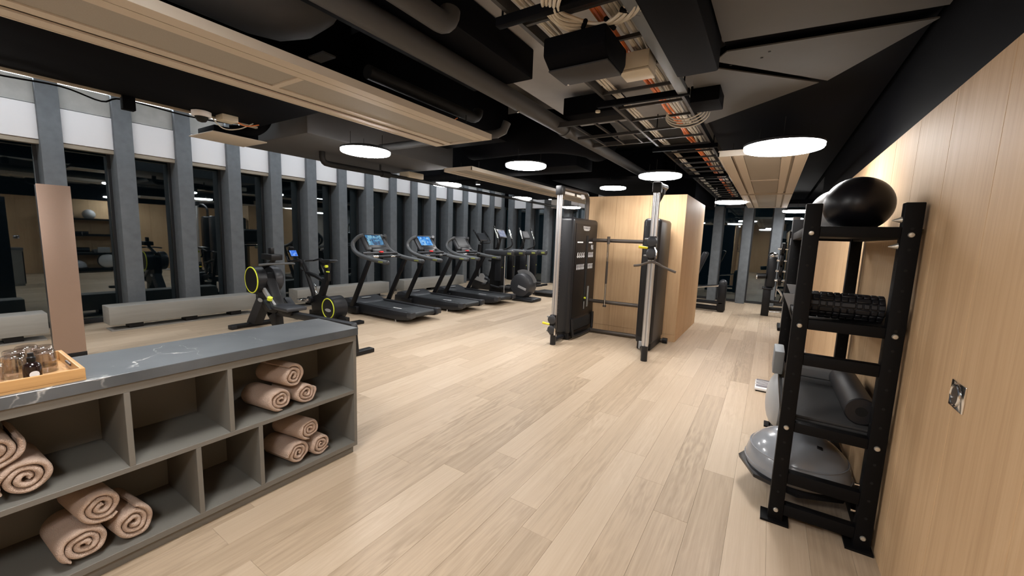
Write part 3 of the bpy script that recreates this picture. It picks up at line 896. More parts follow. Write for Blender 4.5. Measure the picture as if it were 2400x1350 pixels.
# ================================================================== LOW BENCHES AT THE WINDOWS
def bench(y0, y1, label, feet):
    t = thing('window_bench', label, 'bench', (-7.95, (y0 + y1) / 2, 0), 'grey benches along the windows')
    MB().box(-8.12, -7.80, y0, y1, 0.095, 0.36, bevel=0.008).build('beam', 'bench_concrete', t)
    for f in feet:
        MB().box(-8.05, -7.86, f, f + 0.16, 0, 0.095).build('foot', 'machine_black', t, smooth=False)
    MB().box(-8.10, -7.83, y0 + 0.02, y1 - 0.02, 0.0, 0.018).build('floor_strip', 'bench_concrete', t, smooth=False)


bench(-1.6, 1.03, 'grey concrete bench behind the bronze panel, leftmost along the windows', (-1.2, 0.0, 0.66))
bench(1.60, 3.54, 'grey concrete bench left of the rowing machine', (1.82, 2.5, 3.15))
bench(4.30, 6.58, 'grey concrete bench between the spin bike and the first treadmill', (4.6, 5.5, 6.2))
bench(7.06, 9.44, 'grey concrete bench behind the second and third treadmills', (7.3, 8.1, 9.0))

# freestanding bronze panel
tp = thing('totem_panel', 'tall narrow bronze freestanding panel in front of the windows', 'panel', (-6.54, 0.99, 0))
MB().box(-6.484, -6.47, 0.872, 1.118, 0.085, 1.93, bevel=0.002).build('front_plate', 'bronze_panel', tp)
MB().box(-6.60, -6.484, 0.878, 1.112, 0.05, 1.925, bevel=0.004).build('body', 'machine_dark', tp)
MB().box(-6.61, -6.468, 0.868, 1.122, 0.0, 0.085, bevel=0.003).build('base', 'machine_black', tp)

# ================================================================== TOWEL CABINET
XC = -2.33
cbt = thing('towel_cabinet', 'low taupe open shelf cabinet holding rolled towels', 'cabinet', (-2.55, 0.4, 0))
Y0C, Y1C = -0.85, 1.68
BK = -2.775


def cpart(nm, x0, x1, y0, y1, z0, z1, mat='cabinet_taupe', bv=0.0015):
    return MB().box(x0, x1, y0, y1, z0, z1, bevel=bv, seg=1).build(nm, mat, cbt, smooth=False)


cpart('plinth', BK + 0.02, XC - 0.02, Y0C + 0.02, Y1C - 0.02, 0.0, 0.05)
cpart('bottom_board', BK, XC, Y0C, Y1C, 0.05, 0.082)
cpart('middle_shelf', BK + 0.012, XC, Y0C + 0.022, Y1C - 0.022, 0.437, 0.462)
cpart('top_board', BK, XC, Y0C, Y1C, 0.808, 0.850)
cpart('end_board', BK, XC, Y1C - 0.022, Y1C, 0.082, 0.808)
cpart('end_board', BK, XC, Y0C, Y0C + 0.022, 0.082, 0.808)
cpart('back_board', BK, BK + 0.012, Y0C, Y1C, 0.082, 0.808)
for y in (-0.45, 0.03, 0.511, 0.914):
    cpart('divider', BK + 0.012, XC, y - 0.011, y + 0.011, 0.462, 0.808)
for y in (-0.45, -0.05, 0.758, 1.052):
    cpart('divider', BK + 0.012, XC, y - 0.011, y + 0.011, 0.082, 0.437)
single('marble_worktop', MB().box(BK - 0.008, XC + 0.012, Y0C - 0.008, Y1C + 0.008, 0.850, 0.900, bevel=0.002, seg=1), 'grey_marble', 'grey marble worktop with white veins on the towel cabinet', 'worktop', smooth=False)


def towel(y, z, r, label, x_front=-2.365, yaw=0.0, squash=0.92, turn=0.0, seed=0, length=0.26):
    r *= 1.05
    rnd = random.Random(seed)
    loc = Vector((x_front, y, z + 0.006))
    N_, turns = 110, 2.7
    th = r * 0.80 / turns * 0.93
    inner, outer = [], []
    for i in range(N_ + 1):
        t = i / N_
        a = turn + 2 * PI * turns * t
        rc = r * (0.10 + 0.80 * t) * (1 + 0.035 * math.sin(2.1 * a + seed) * t + 0.02 * math.sin(5 * t * 6 + seed))
        cs = (math.cos(a), math.sin(a))
        half = th / 2 * (1.0 if 0.02 < t < 0.985 else 0.5)
        inner.append(((rc - half) * cs[0], (rc - half) * cs[1] * squash))
        outer.append(((rc + half) * cs[0], (rc + half) * cs[1] * squash))
    bm = bmesh.new()
    rings = []
    LX = [(0.0, 0.30), (0.005, 0.72), (0.012, 0.93), (0.022, 1.0), (0.10, 1.0), (0.2, 1.0), (length - 0.01, 1.0), (length, 0.6)]
    ang = yaw
    for (dx, k) in LX:
        ro, ri = [], []
        for (a, b) in zip(outer, inner):
            mid = ((a[0] + b[0]) / 2, (a[1] + b[1]) / 2)
            jit = 0.004 * math.sin(a[0] * 60 + a[1] * 40 + seed) * (1 if dx < 0.03 else 0)
            po = (mid[0] + (a[0] - mid[0]) * k, mid[1] + (a[1] - mid[1]) * k)
            pi_ = (mid[0] + (b[0] - mid[0]) * k, mid[1] + (b[1] - mid[1]) * k)
            ro.append(bm.verts.new((-dx + jit, po[0], po[1])))
            ri.append(bm.verts.new((-dx + jit, pi_[0], pi_[1])))
        rings.append((ro, ri))
    for (o0, i0), (o1, i1) in zip(rings, rings[1:]):
        for k in range(N_):
            bm.faces.new((o0[k], o0[k + 1], o1[k + 1], o1[k]))
            bm.faces.new((i0[k], i1[k], i1[k + 1], i0[k + 1]))
        for k in (0, N_):
            bm.faces.new((o0[k], o1[k], i1[k], i0[k]))
    o0, i0 = rings[0]
    o1, i1 = rings[-1]
    for k in range(N_):
        bm.faces.new((o0[k], i0[k], i0[k + 1], o0[k + 1]))
        bm.faces.new((o1[k], o1[k + 1], i1[k + 1], i1[k]))
    bmesh.ops.transform(bm, matrix=Matrix.Rotation(ang, 4, 'Z'), verts=bm.verts[:])
    bmesh.ops.recalc_face_normals(bm, faces=bm.faces[:])
    me = bpy.data.meshes.new('rolled_towel')
    bm.to_mesh(me); bm.free()
    for p in me.polygons:
        p.use_smooth = True
    me.set_sharp_from_angle(angle=math.radians(60))
    me.materials.append(MATS['towel_beige'])
    o = bpy.data.objects.new('rolled_towel', me)
    COL.objects.link(o)
    o.location = loc
    tag(o, label, 'towel', 'rolled beige towels in the cabinet')
    return o


R_T = 0.076
ZS, ZB = 0.462, 0.082
# upper right compartment
towel(1.190, ZS + 0.070, R_T, 'lower left beige towel roll in the upper right cabinet compartment', seed=1, turn=0.4, yaw=0.16)
towel(1.345, ZS + 0.066, 0.071, 'lower right beige towel roll in the upper right cabinet compartment', seed=2, turn=2.2, yaw=0.12)
towel(1.268, ZS + 0.197, 0.075, 'beige towel roll lying on top of the pile in the upper right compartment', seed=3, turn=3.9, yaw=0.2)
# lower right compartment
towel(1.283, ZB + 0.071, R_T, 'lower left beige towel roll in the bottom right cabinet compartment', seed=4, turn=5.0, yaw=0.14)
towel(1.434, ZB + 0.064, 0.070, 'lower right beige towel roll in the bottom right cabinet compartment', seed=5, turn=1.2, yaw=0.1)
towel(1.362, ZB + 0.198, 0.072, 'beige towel roll lying on top of the pile in the bottom right compartment', seed=6, turn=0.1, yaw=0.18)
# lower left compartment
towel(0.347, ZB + 0.076, 0.082, 'large lower left beige towel roll in the bottom left compartment, nearest the viewpoint', seed=7, turn=5.9, yaw=0.05)
towel(0.506, ZB + 0.080, 0.074, 'lower right beige towel roll in the bottom left compartment, nearest the viewpoint', seed=8, turn=3.3, yaw=0.12, squash=1.08)
towel(0.408, ZB + 0.218, 0.078, 'beige towel roll lying on top of the pile in the bottom left compartment', seed=9, turn=1.0, yaw=0.1)
# upper left compartment
towel(0.212, ZS + 0.074, 0.080, 'lower beige towel roll in the upper left compartment at the picture edge', seed=10, turn=5.6, yaw=0.05)
towel(0.142, ZS + 0.208, 0.076, 'upper beige towel roll in the upper left compartment at the picture edge', seed=11, turn=2.5, yaw=0.05)

# wooden tray, tumblers, bottle
ty = thing('serving_tray', 'light oak serving tray on the marble worktop', 'tray', (-2.55, 0.10, 0.90))
TX0, TX1, TY0, TY1 = -2.755, -2.340, -0.25, 0.395
MB().box(TX0, TX1, TY0, TY1, 0.900, 0.910).build('base_board', 'oak_tray', ty, smooth=False)
for (a, b, c, d) in ((TX1 - 0.014, TX1, TY0, TY1), (TX0, TX0 + 0.014, TY0, TY1), (TX0 + 0.014, TX1 - 0.014, TY0, TY0 + 0.014)):
    MB().box(a, b, c, d, 0.910, 0.950, bevel=0.002).build('rim', 'oak_tray', ty, smooth=False)
rm = MB().box(TX0 + 0.014, TX1 - 0.014, TY1 - 0.014, TY1, 0.910, 0.950, bevel=0.002).build('rim', 'oak_tray', ty, smooth=False)
MB().tube([(-2.58, TY1 - 0.0140, 0.934), (-2.50, TY1 - 0.0140, 0.934)], 0.006, seg=12).build('hand_hole', 'bronze_tube', rm)
gi = 0
places = [('front row, left of the bottle', -2.44, 0.165), ('front row, nearest the picture edge', -2.46, 0.085), ('middle row behind the bottle', -2.545, 0.232),
          ('middle row, right of the bottle', -2.555, 0.315), ('middle row, left end', -2.54, 0.145), ('back row, right end', -2.655, 0.325),
          ('back row, second from the right', -2.645, 0.245), ('back row, left end', -2.64, 0.165), ('back corner of the group', -2.702, 0.285)]
gl0 = None
for (pl, x, y) in places:
    lb = 'clear upturned tumbler on the oak tray, ' + pl
    if gl0 is None:
        g = MB().lathe([(0.036, 0.0), (0.037, 0.002), (0.033, 0.088), (0.030, 0.092), (0.002, 0.092), (0.002, 0.083), (0.0285, 0.082), (0.033, 0.006), (0.0345, 0.0)], (x, y, 0.910), seg=24).build('tumbler', 'tumbler_glass', origin=(x, y, 0.910))
        gl0 = tag(g, lb, 'glass', 'upturned tumblers on the tray')
    else:
        dup(gl0, (x, y, 0.910), lb)
bo = thing('pump_bottle', 'dark amber bottle with a round white label on the oak tray', 'bottle', (-2.405, 0.262, 0.910))
MB().lathe([(0.002, 0.0), (0.023, 0.0), (0.0255, 0.003), (0.0255, 0.066), (0.022, 0.077), (0.011, 0.085), (0.0105, 0.092)], (-2.405, 0.262, 0.910), seg=28).build('body', 'bottle_dark', bo)
MB().lathe([(0.011, 0.086), (0.0125, 0.088), (0.0125, 0.104), (0.009, 0.108), (0.0085, 0.122), (0.002, 0.123)], (-2.405, 0.262, 0.910), seg=20).build('cap', 'machine_black', bo)
lbm = bmesh.new()
cols = []
for i in range(-8, 9):
    t = i / 8
    h = 0.0145 * math.sqrt(max(0.0, 1 - t * t)) + 1e-5
    an = 0.10 + 0.0145 * t / 0.0258
    cols.append([lbm.verts.new((-2.405 + 0.0259 * math.cos(an), 0.262 + 0.0259 * math.sin(an), 0.948 + q_ * h)) for q_ in (-1, 1)])
for A, B in zip(cols, cols[1:]):
    lbm.faces.new((A[0], B[0], B[1], A[1]))
mb = MB(); mb.bm.free(); mb.bm = lbm
mb.build('label', 'white_print', bo)

# ================================================================== TREADMILLS
def treadmill(yc, label, scr):
    XR = -5.03
    T = lambda u, v, z: (XR - u, yc + v, z)
    t = thing('treadmill', label, 'treadmill', (XR - 1.0, yc, 0), 'treadmills facing the windows')
    side = [(0.06, 0.075), (0.0, 0.135), (0.0, 0.205), (1.55, 0.215), (1.95, 0.19), (1.97, 0.05), (1.2, 0.045), (0.30, 0.045)]
    for s in (-1, 1):
        v0, v1 = (0.27, 0.37) if s > 0 else (-0.37, -0.27)
        r = MB().prism([T(u, v0, z) for u, z in side], (0, v1 - v0, 0), bevel=0.012).build('side_rail', 'machine_dark', t)
        e = MB().box(XR - 0.10, XR + 0.015, yc + v0 - 0.004, yc + v1 + 0.004, 0.11, 0.213, bevel=0.014).build('end_cap', 'machine_grey', r)
        MB().cyl(T(0.42, 0.33 * s, 0.0), T(0.42, 0.33 * s, 0.05), 0.012, seg=10).cyl(T(0.42, 0.33 * s, 0.0), T(0.42, 0.33 * s, 0.012), 0.028, seg=12).build('levelling_foot', 'chrome', r)
    bl = MB().box(XR - 1.48, XR - 0.03, yc - 0.268, yc + 0.268, 0.10, 0.192, bevel=0.04, seg=4).build('running_belt', 'belt_rubber', t)
    MB().box(XR - 0.72, XR - 0.50, yc - 0.14, yc - 0.11, 0.1915, 0.1925).build('belt_mark', 'white_print', bl, smooth=False)
    mc = MB().prism([T(u, -0.345, z) for u, z in ((1.42, 0.17), (1.50, 0.215), (1.76, 0.285), (1.90, 0.25), (1.98, 0.12), (1.98, 0.05), (1.42, 0.05))], (0, 0.69, 0), bevel=0.02).build('motor_cover', 'machine_grey', t)
    MB().lathe([(0.002, 0.0), (0.085, 0.0), (0.085, 0.006), (0.002, 0.008)], T(1.66, 0.0, 0.262), seg=28, sc=(0.62, 1.25)).build('badge', 'silver_plastic', mc)
    for s in (-1, 1):
        pu = MB()
        a0, a1 = Vector(T(1.56, 0.42 * s, 0.10)), Vector(T(0.99, 0.42 * s, 1.09))
        pu.prism([a0 + Vector((-0.055, -0.022, 0)), a0 + Vector((0.065, -0.022, 0)), a1 + Vector((0.055, -0.022, 0)), a1 + Vector((-0.045, -0.022, 0))], (0, 0.044, 0), bevel=0.012)
        pu.build('upright', 'machine_black', t)
        MB().box(XR - 1.68, XR - 1.36, yc + (0.36 if s > 0 else -0.45), yc + (0.45 if s > 0 else -0.36), 0.03, 0.16, bevel=0.015).build('upright_base', 'machine_black', t)
        path = smooth_path([T(0.52, 0.42 * s, 1.035), T(0.95, 0.42 * s, 1.075), T(1.26, 0.42 * s, 1.13), T(1.46, 0.41 * s, 1.22), T(1.53, 0.38 * s, 1.34), T(1.47, 0.32 * s, 1.45), T(1.40, 0.25 * s, 1.50)], 6)
        n = len(path)
        hr = MB().tube(path, [0.041 - 0.014 * max(0, (i / n - 0.3)) for i in range(n)], seg=14).build('handrail', 'grip_grey', t)
        MB().ball(T(0.53, 0.42 * s, 1.036), 0.041, u=14, v=10).build('rail_end', 'machine_grey', hr)
        MB().box(XR - 0.72, XR - 0.60, yc + 0.42 * s - 0.044, yc + 0.42 * s - 0.034, 1.032, 1.058, bevel=0.004).build('rail_badge', 'olive_print', hr)
    n_ = Vector((0.80, 0, 0.60))
    rot = Matrix(((0.60, 0, 0.80), (0, 1, 0), (-0.80, 0, 0.60)))
    c = Vector(T(1.40, 0, 1.36))
    con = MB().box(c.x - 0.19, c.x + 0.19, c.y - 0.275, c.y + 0.275, c.z - 0.03, c.z + 0.03, bevel=0.025, rot=rot).build('console', 'machine_grey', t)
    cs = c + n_ * 0.031 + Vector((-0.60, 0, 0.80)) * 0.02
    MB().box(cs.x - 0.145, cs.x + 0.145, cs.y - 0.205, cs.y + 0.205, cs.z - 0.004, cs.z + 0.004, bevel=0.003, rot=rot).build('screen_bezel', 'machine_black', con)
    cs = cs + n_ * 0.005 + Vector((-0.60, 0, 0.80)) * 0.01
    MB().box(cs.x - 0.115, cs.x + 0.115, cs.y - 0.18, cs.y + 0.18, cs.z - 0.001, cs.z + 0.001, rot=rot).build('screen', scr, con, smooth=False)
    MB().cyl(T(1.22, -0.40, 1.165), T(1.22, 0.40, 1.165), 0.022, seg=12).build('cross_bar', 'machine_grey', t)
    b2 = MB().cyl(T(1.12, -0.415, 1.105), T(1.12, 0.415, 1.105), 0.024, seg=12).build('cross_bar', 'machine_dark', t)
    for s in (-1, 1):
        MB().cyl(T(1.12, 0.20 * s - 0.055, 1.106), T(1.12, 0.20 * s + 0.055, 1.106), 0.0255, seg=12).build('pulse_sensor', 'chrome', b2)
    MB().box(XR - 1.24, XR - 1.17, yc - 0.035, yc + 0.035, 1.175, 1.205, bevel=0.012).build('stop_button', 'red_button', t)
    MB().prism([T(1.22, -0.16, 1.16), T(1.34, -0.16, 1.20), T(1.34, -0.16, 1.31), T(1.26, -0.16, 1.24)], (0, 0.32, 0), bevel=0.008).build('console_neck', 'machine_dark', t)
    return t


treadmill(5.07, 'first treadmill next to the spin bike, its screen lit dark blue', 'screen_run')
treadmill(6.415, 'middle treadmill of the three, its screen lit bright blue', 'screen_blue')
treadmill(7.655, 'third treadmill nearest the elliptical trainers, its screen dark', 'screen_off')

# ================================================================== ROWING MACHINE
rw = thing('rowing_machine', 'black rowing machine with a yellow ringed flywheel behind the towel cabinet', 'rowing machine', (-5.6, 3.05, 0))
RX, RZ = -6.44, 0.785
fw_ = MB().lathe([(0.01, 0), (0.185, 0), (0.198, 0.012), (0.198, 0.13), (0.17, 0.15), (0.01, 0.15)], (RX, 2.87, RZ), axis='y', seg=44).build('flywheel', 'machine_dark', rw)
MB().tube([(RX + 0.19 * math.cos(a), 2.868, RZ + 0.19 * math.sin(a)) for a in [2 * PI * k / 48 for k in range(48)]], 0.0085, seg=8, closed=True).build('yellow_ring', 'lime_ring', fw_)
MB().lathe([(0.01, 0), (0.18, 0), (0.19, 0.01), (0.01, 0.012)], (RX, 2.864, RZ), axis='y', seg=44).build('side_cover', 'machine_black', fw_)
MB().lathe([(0.01, 0), (0.185, 0), (0.195, 0.02), (0.195, 0.10), (0.165, 0.13), (0.01, 0.13)], (RX + 0.02, 3.12, RZ), axis='y', seg=44).build('flywheel_cover', 'machine_grey', rw)
MB().prism([(x, 2.99, z) for x, z in ((-6.60, 0.86), (-6.30, 0.90), (-6.10, 0.55), (-5.95, 0.36), (-6.25, 0.22), (-6.55, 0.50))], (0, 0.14, 0), bevel=0.02).build('main_body', 'machine_black', rw)
MB().prism([(x, 2.955, z) for x, z in ((-6.38, 0.66), (-6.31, 0.70), (-5.97, 0.44), (-6.03, 0.40))], (0, 0.035, 0), bevel=0.008).build('footrest_arm', 'silver_plastic', rw)
for s in (-1, 1):
    MB().box(-6.14, -5.92, 3.06 + s * 0.15 - 0.05, 3.06 + s * 0.15 + 0.05, 0.44, 0.47, bevel=0.01, rot=Matrix.Rotation(0.6, 3, 'Y')).build('foot_plate', 'machine_dark', rw)
MB().cyl((-6.06, 2.93, 0.52), (-6.04, 2.93, 0.56), 0.035, seg=18).build('adjust_knob', 'lime_ring', rw)
MB().prism([(x, 2.98, z) for x, z in ((-6.55, 0.52), (-6.35, 0.48), (-6.68, 0.05), (-6.93, 0.05))], (0, 0.14, 0), bevel=0.015).build('front_leg', 'machine_matte', rw)
MB().prism([(x, 2.99, z) for x, z in ((-6.30, 0.32), (-6.05, 0.32), (-6.02, 0.06), (-6.12, 0.06))], (0, 0.12, 0), bevel=0.012).build('middle_leg', 'machine_black', rw)
MB().lathe([(0.01, 0.0), (0.05, 0), (0.05, 0.004), (0.01, 0.005)], (-6.44, 2.976, 0.47), axis='y', seg=20, sc=(0.6, 1.4)).build('badge', 'silver_plastic', rw)
ff = MB().box(-6.87, -6.76, 2.72, 3.34, 0.012, 0.065, bevel=0.012).build('front_foot', 'machine_black', rw)
MB().box(-6.88, -6.75, 2.70, 2.78, 0.0, 0.06, bevel=0.012).build('foot_cap', 'machine_matte', ff)
MB().box(-6.88, -6.75, 3.28, 3.36, 0.0, 0.06, bevel=0.012).build('foot_cap', 'machine_matte', ff)
MB().prism([(x, 3.01, z) for x, z in ((-6.10, 0.28), (-6.10, 0.37), (-4.28, 0.42), (-4.24, 0.34))], (0, 0.09, 0), bevel=0.012).build('rail', 'machine_dark', rw)
MB().prism([(x, 3.02, z) for x, z in ((-4.38, 0.36), (-4.26, 0.36), (-4.22, 0.05), (-4.34, 0.05))], (0, 0.07, 0), bevel=0.01).build('rear_leg', 'machine_black', rw)
MB().box(-4.33, -4.22, 2.76, 3.32, 0.0, 0.055, bevel=0.012).build('rear_foot', 'machine_black', rw)
MB().box(-6.02, -5.55, 2.90, 3.20, 0.40, 0.455, bevel=0.02).build('seat', 'machine_grey', rw)
MB().box(-5.95, -5.62, 2.98, 3.12, 0.33, 0.40, bevel=0.01).build('seat_carriage', 'machine_black', rw)
MB().tube(smooth_path([(-6.58, 3.05, 0.93), (-6.35, 3.05, 1.0), (-6.18, 3.05, 1.07), (-6.12, 3.05, 1.12)], 5), 0.032, seg=10).build('monitor_arm', 'machine_black', rw)
MB().box(-6.28, -5.98, 2.94, 3.10, 1.10, 1.185, bevel=0.012).build('monitor', 'machine_black', rw)
MB().box(-6.20, -6.11, 3.0, 3.05, 1.185, 1.275, bevel=0.008).build('phone_holder', 'machine_black', rw)
MB().tube([(-6.05, 2.80, 1.035), (-5.98, 2.9, 1.05), (-5.98, 3.2, 1.05), (-6.05, 3.3, 1.035)], 0.016, seg=10).build('pull_handle', 'grip_grey', rw)
MB().tube([(-6.12, 3.05, 1.04), (-5.99, 3.05, 1.05)], 0.018, seg=8).build('handle_dock', 'chrome', rw)

# ================================================================== SPIN BIKE
bk = thing('spin_bike', 'black spin bike with a yellow ringed rear flywheel, between rower and treadmills', 'exercise bike', (-6.5, 4.0, 0))
wx, wz = -6.10, 0.265
fwb = MB().lathe([(0.01, 0), (0.185, 0), (0.20, 0.015), (0.20, 0.23), (0.17, 0.26), (0.01, 0.26)], (wx, 3.87, wz), axis='y', seg=44).build('flywheel', 'machine_dark', bk)
MB().tube([(wx + 0.165 * math.cos(a), 3.868, wz + 0.165 * math.sin(a)) for a in [2 * PI * k / 44 for k in range(44)]], 0.009, seg=8, closed=True).build('yellow_ring', 'lime_ring', fwb)
MB().lathe([(0.01, 0.0), (0.055, 0), (0.055, 0.004), (0.01, 0.005)], (wx, 3.864, wz - 0.03), axis='y', seg=20, sc=(0.5, 1.5)).build('badge', 'silver_plastic', fwb)
MB().prism([(x, 3.95, z) for x, z in ((-6.72, 0.12), (-6.76, 0.38), (-6.55, 0.45), (-6.15, 0.40), (-6.05, 0.14))], (0, 0.11, 0), bevel=0.02).build('lower_frame', 'machine_black', bk)
MB().prism([(x, 3.97, z) for x, z in ((-6.62, 0.30), (-6.48, 0.30), (-6.28, 0.72), (-6.41, 0.74))], (0, 0.07, 0), bevel=0.012).build('seat_tube', 'machine_black', bk)
MB().box(-6.36, -6.25, 3.975, 4.035, 0.70, 1.02, bevel=0.01).build('seat_post', 'machine_black', bk)
st = MB().prism([(x, 3.93, z) for x, z in ((-6.43, 1.035), (-6.42, 1.06), (-6.14, 1.075), (-6.10, 1.05), (-6.2, 1.02), (-6.38, 1.015))], (0, 0.15, 0), bevel=0.012).build('saddle', 'machine_dark', bk)
MB().cyl((-6.20, 3.94, 0.96), (-6.20, 3.90, 0.96), 0.022, seg=14).build('seat_knob', 'lime_ring', bk)
MB().box(-6.27, -6.20, 3.955, 3.975, 0.855, 0.875).build('seat_scale', 'lime_ring', bk)
MB().tube([(-6.70, 4.0, 0.16), (-6.74, 4.0, 0.45), (-6.93, 4.0, 0.82), (-7.06, 4.0, 1.0)], 0.036, seg=12).build('front_tube', 'machine_black', bk)
MB().tube([(-6.93, 4.0, 0.80), (-6.66, 4.0, 0.76), (-6.36, 4.0, 0.68)], 0.034, seg=12).build('top_tube', 'machine_black', bk)
hb = MB()
hb.tube([(-7.03, 3.80, 1.0), (-7.05, 4.20, 1.0)], 0.016, seg=10)
for s in (-1, 1):
    hb.tube(smooth_path([(-7.04, 4.0 + 0.2 * s, 1.0), (-6.80, 4.0 + 0.2 * s, 1.04), (-6.73, 4.0 + 0.2 * s, 0.99), (-6.76, 4.0 + 0.2 * s, 0.92), (-6.70, 4.0 + 0.2 * s, 0.86)], 4), 0.016, seg=10)
    hb.tube([(-7.04, 4.0 + 0.12 * s, 1.0), (-7.36, 4.0 + 0.10 * s, 0.99), (-7.42, 4.0 + 0.09 * s, 1.06)], 0.015, seg=8)
hb.build('handlebar', 'machine_black', bk)
rotp = Matrix.Rotation(math.radians(55), 3, 'Y')
ph = MB().box(-7.40, -7.26, 3.92, 4.06, 1.105, 1.125, bevel=0.006, rot=rotp).build('display', 'machine_black', bk)
q = rotp @ Vector((0, 0, 1))
cc = Vector((-7.33, 3.99, 1.115)) + q * 0.0115
MB().box(cc.x - 0.06, cc.x + 0.06, cc.y - 0.06, cc.y + 0.06, cc.z - 0.001, cc.z + 0.001, rot=rotp).build('screen', 'screen_phone', ph, smooth=False)
MB().box(-7.44, -7.38, 3.95, 4.03, 1.12, 1.24, bevel=0.01, rot=Matrix.Rotation(0.4, 3, 'Y')).build('phone_holder', 'machine_black', bk)
pd = MB().cyl((-6.72, 3.90, 0.34), (-6.72, 4.12, 0.34), 0.06, seg=24).build('crank', 'machine_dark', bk)
MB().box(-6.93, -6.80, 3.80, 3.89, 0.31, 0.345, bevel=0.008).build('pedal', 'chrome', bk)
MB().prism([(-6.92, 3.895, 0.33), (-6.72, 3.895, 0.315), (-6.72, 3.895, 0.36), (-6.90, 3.895, 0.35)], (0, 0.02, 0)).build('crank_arm', 'chrome', bk)
MB().box(-6.60, -6.50, 4.12, 4.21, 0.29, 0.325, bevel=0.008).build('pedal', 'chrome', bk)
MB().tube(smooth_path([(-6.66, 3.97, 0.62), (-6.58, 3.96, 0.58), (-6.60, 3.96, 0.50), (-6.52, 3.96, 0.45)], 4), 0.010, seg=6).build('bottle_cage', 'chrome', bk)
MB().box(-6.90, -6.78, 3.72, 4.28, 0.0, 0.055, bevel=0.012).build('front_foot', 'machine_black', bk)
MB().box(-5.82, -5.70, 3.72, 4.28, 0.0, 0.055, bevel=0.012).build('rear_foot', 'machine_black', bk)
MB().box(-6.84, -5.76, 3.97, 4.04, 0.035, 0.14, bevel=0.012).build('base_beam', 'machine_black', bk)

# ================================================================== UPRIGHT BIKE, ELLIPTICALS
def tilted_console(t, c, w, h, scr, tilt=50):
    rot = Matrix.Rotation(math.radians(tilt), 3, 'Y')
    k = MB().box(c[0] - h / 2, c[0] + h / 2, c[1] - w / 2, c[1] + w / 2, c[2] - 0.025, c[2] + 0.025, bevel=0.015, rot=rot).build('console', 'machine_dark', t)
    n = rot @ Vector((0, 0, 1))
    p = Vector(c) + n * 0.0265
    MB().box(p.x - h * 0.36, p.x + h * 0.36, p.y - w * 0.38, p.y + w * 0.38, p.z - 0.001, p.z + 0.001, rot=rot).build('screen', scr, k, smooth=False)


ub = thing('upright_bike', 'upright exercise bike with a dark console behind the third treadmill', 'exercise bike', (-6.6, 9.13, 0))
yb = 9.13
MB().prism([(x, yb - 0.13, z) for x, z in ((-7.17, 0.06), (-7.12, 0.36), (-6.87, 0.50), (-6.47, 0.34), (-6.17, 0.10), (-6.17, 0.06))], (0, 0.26, 0), bevel=0.03).build('body_shell', 'machine_dark', ub)
MB().prism([(x, yb - 0.14, z) for x, z in ((-7.04, 0.32), (-6.94, 0.42), (-6.58, 0.32), (-6.64, 0.24))], (0, 0.012, 0), bevel=0.003).build('shell_panel', 'silver_plastic', ub)
MB().lathe([(0.01, 0), (0.10, 0), (0.10, 0.012), (0.01, 0.014)], (-6.78, yb - 0.145, 0.42), axis='y', seg=24).build('crank_disc', 'silver_plastic', ub)
MB().box(-6.70, -6.60, yb - 0.25, yb - 0.15, 0.22, 0.25, bevel=0.008).build('pedal', 'machine_grey', ub)
MB().tube([(-7.08, yb, 0.30), (-7.02, yb, 0.9), (-6.97, yb, 1.32)], 0.055, seg=14).build('console_column', 'machine_black', ub)
MB().tube([(-6.62, yb, 0.35), (-6.47, yb, 0.86)], 0.045, seg=12).build('seat_post', 'machine_black', ub)
MB().box(-6.60, -6.32, yb - 0.12, yb + 0.12, 0.86, 0.92, bevel=0.03).build('saddle', 'machine_dark', ub)
tilted_console(ub, (-6.92, yb, 1.53), 0.40, 0.26, 'screen_off', 55)
for s in (-1, 1):
    MB().tube(smooth_path([(-6.92, yb + 0.06 * s, 1.36), (-6.77, yb + 0.2 * s, 1.38), (-6.84, yb + 0.24 * s, 1.5), (-7.04, yb + 0.24 * s, 1.72)], 5), 0.018, seg=9).build('handle', 'machine_black', ub)
    MB().tube([(-6.86, yb + 0.24 * s, 1.525), (-7.00, yb + 0.24 * s, 1.68)], 0.0195, seg=9).build('pulse_grip', 'chrome', ub)
MB().box(-7.27, -7.14, yb - 0.26, yb + 0.26, 0.0, 0.07, bevel=0.015).build('front_foot', 'machine_black', ub)
MB().box(-6.24, -6.12, yb - 0.26, yb + 0.26, 0.0, 0.07, bevel=0.015).build('rear_foot', 'machine_black', ub)


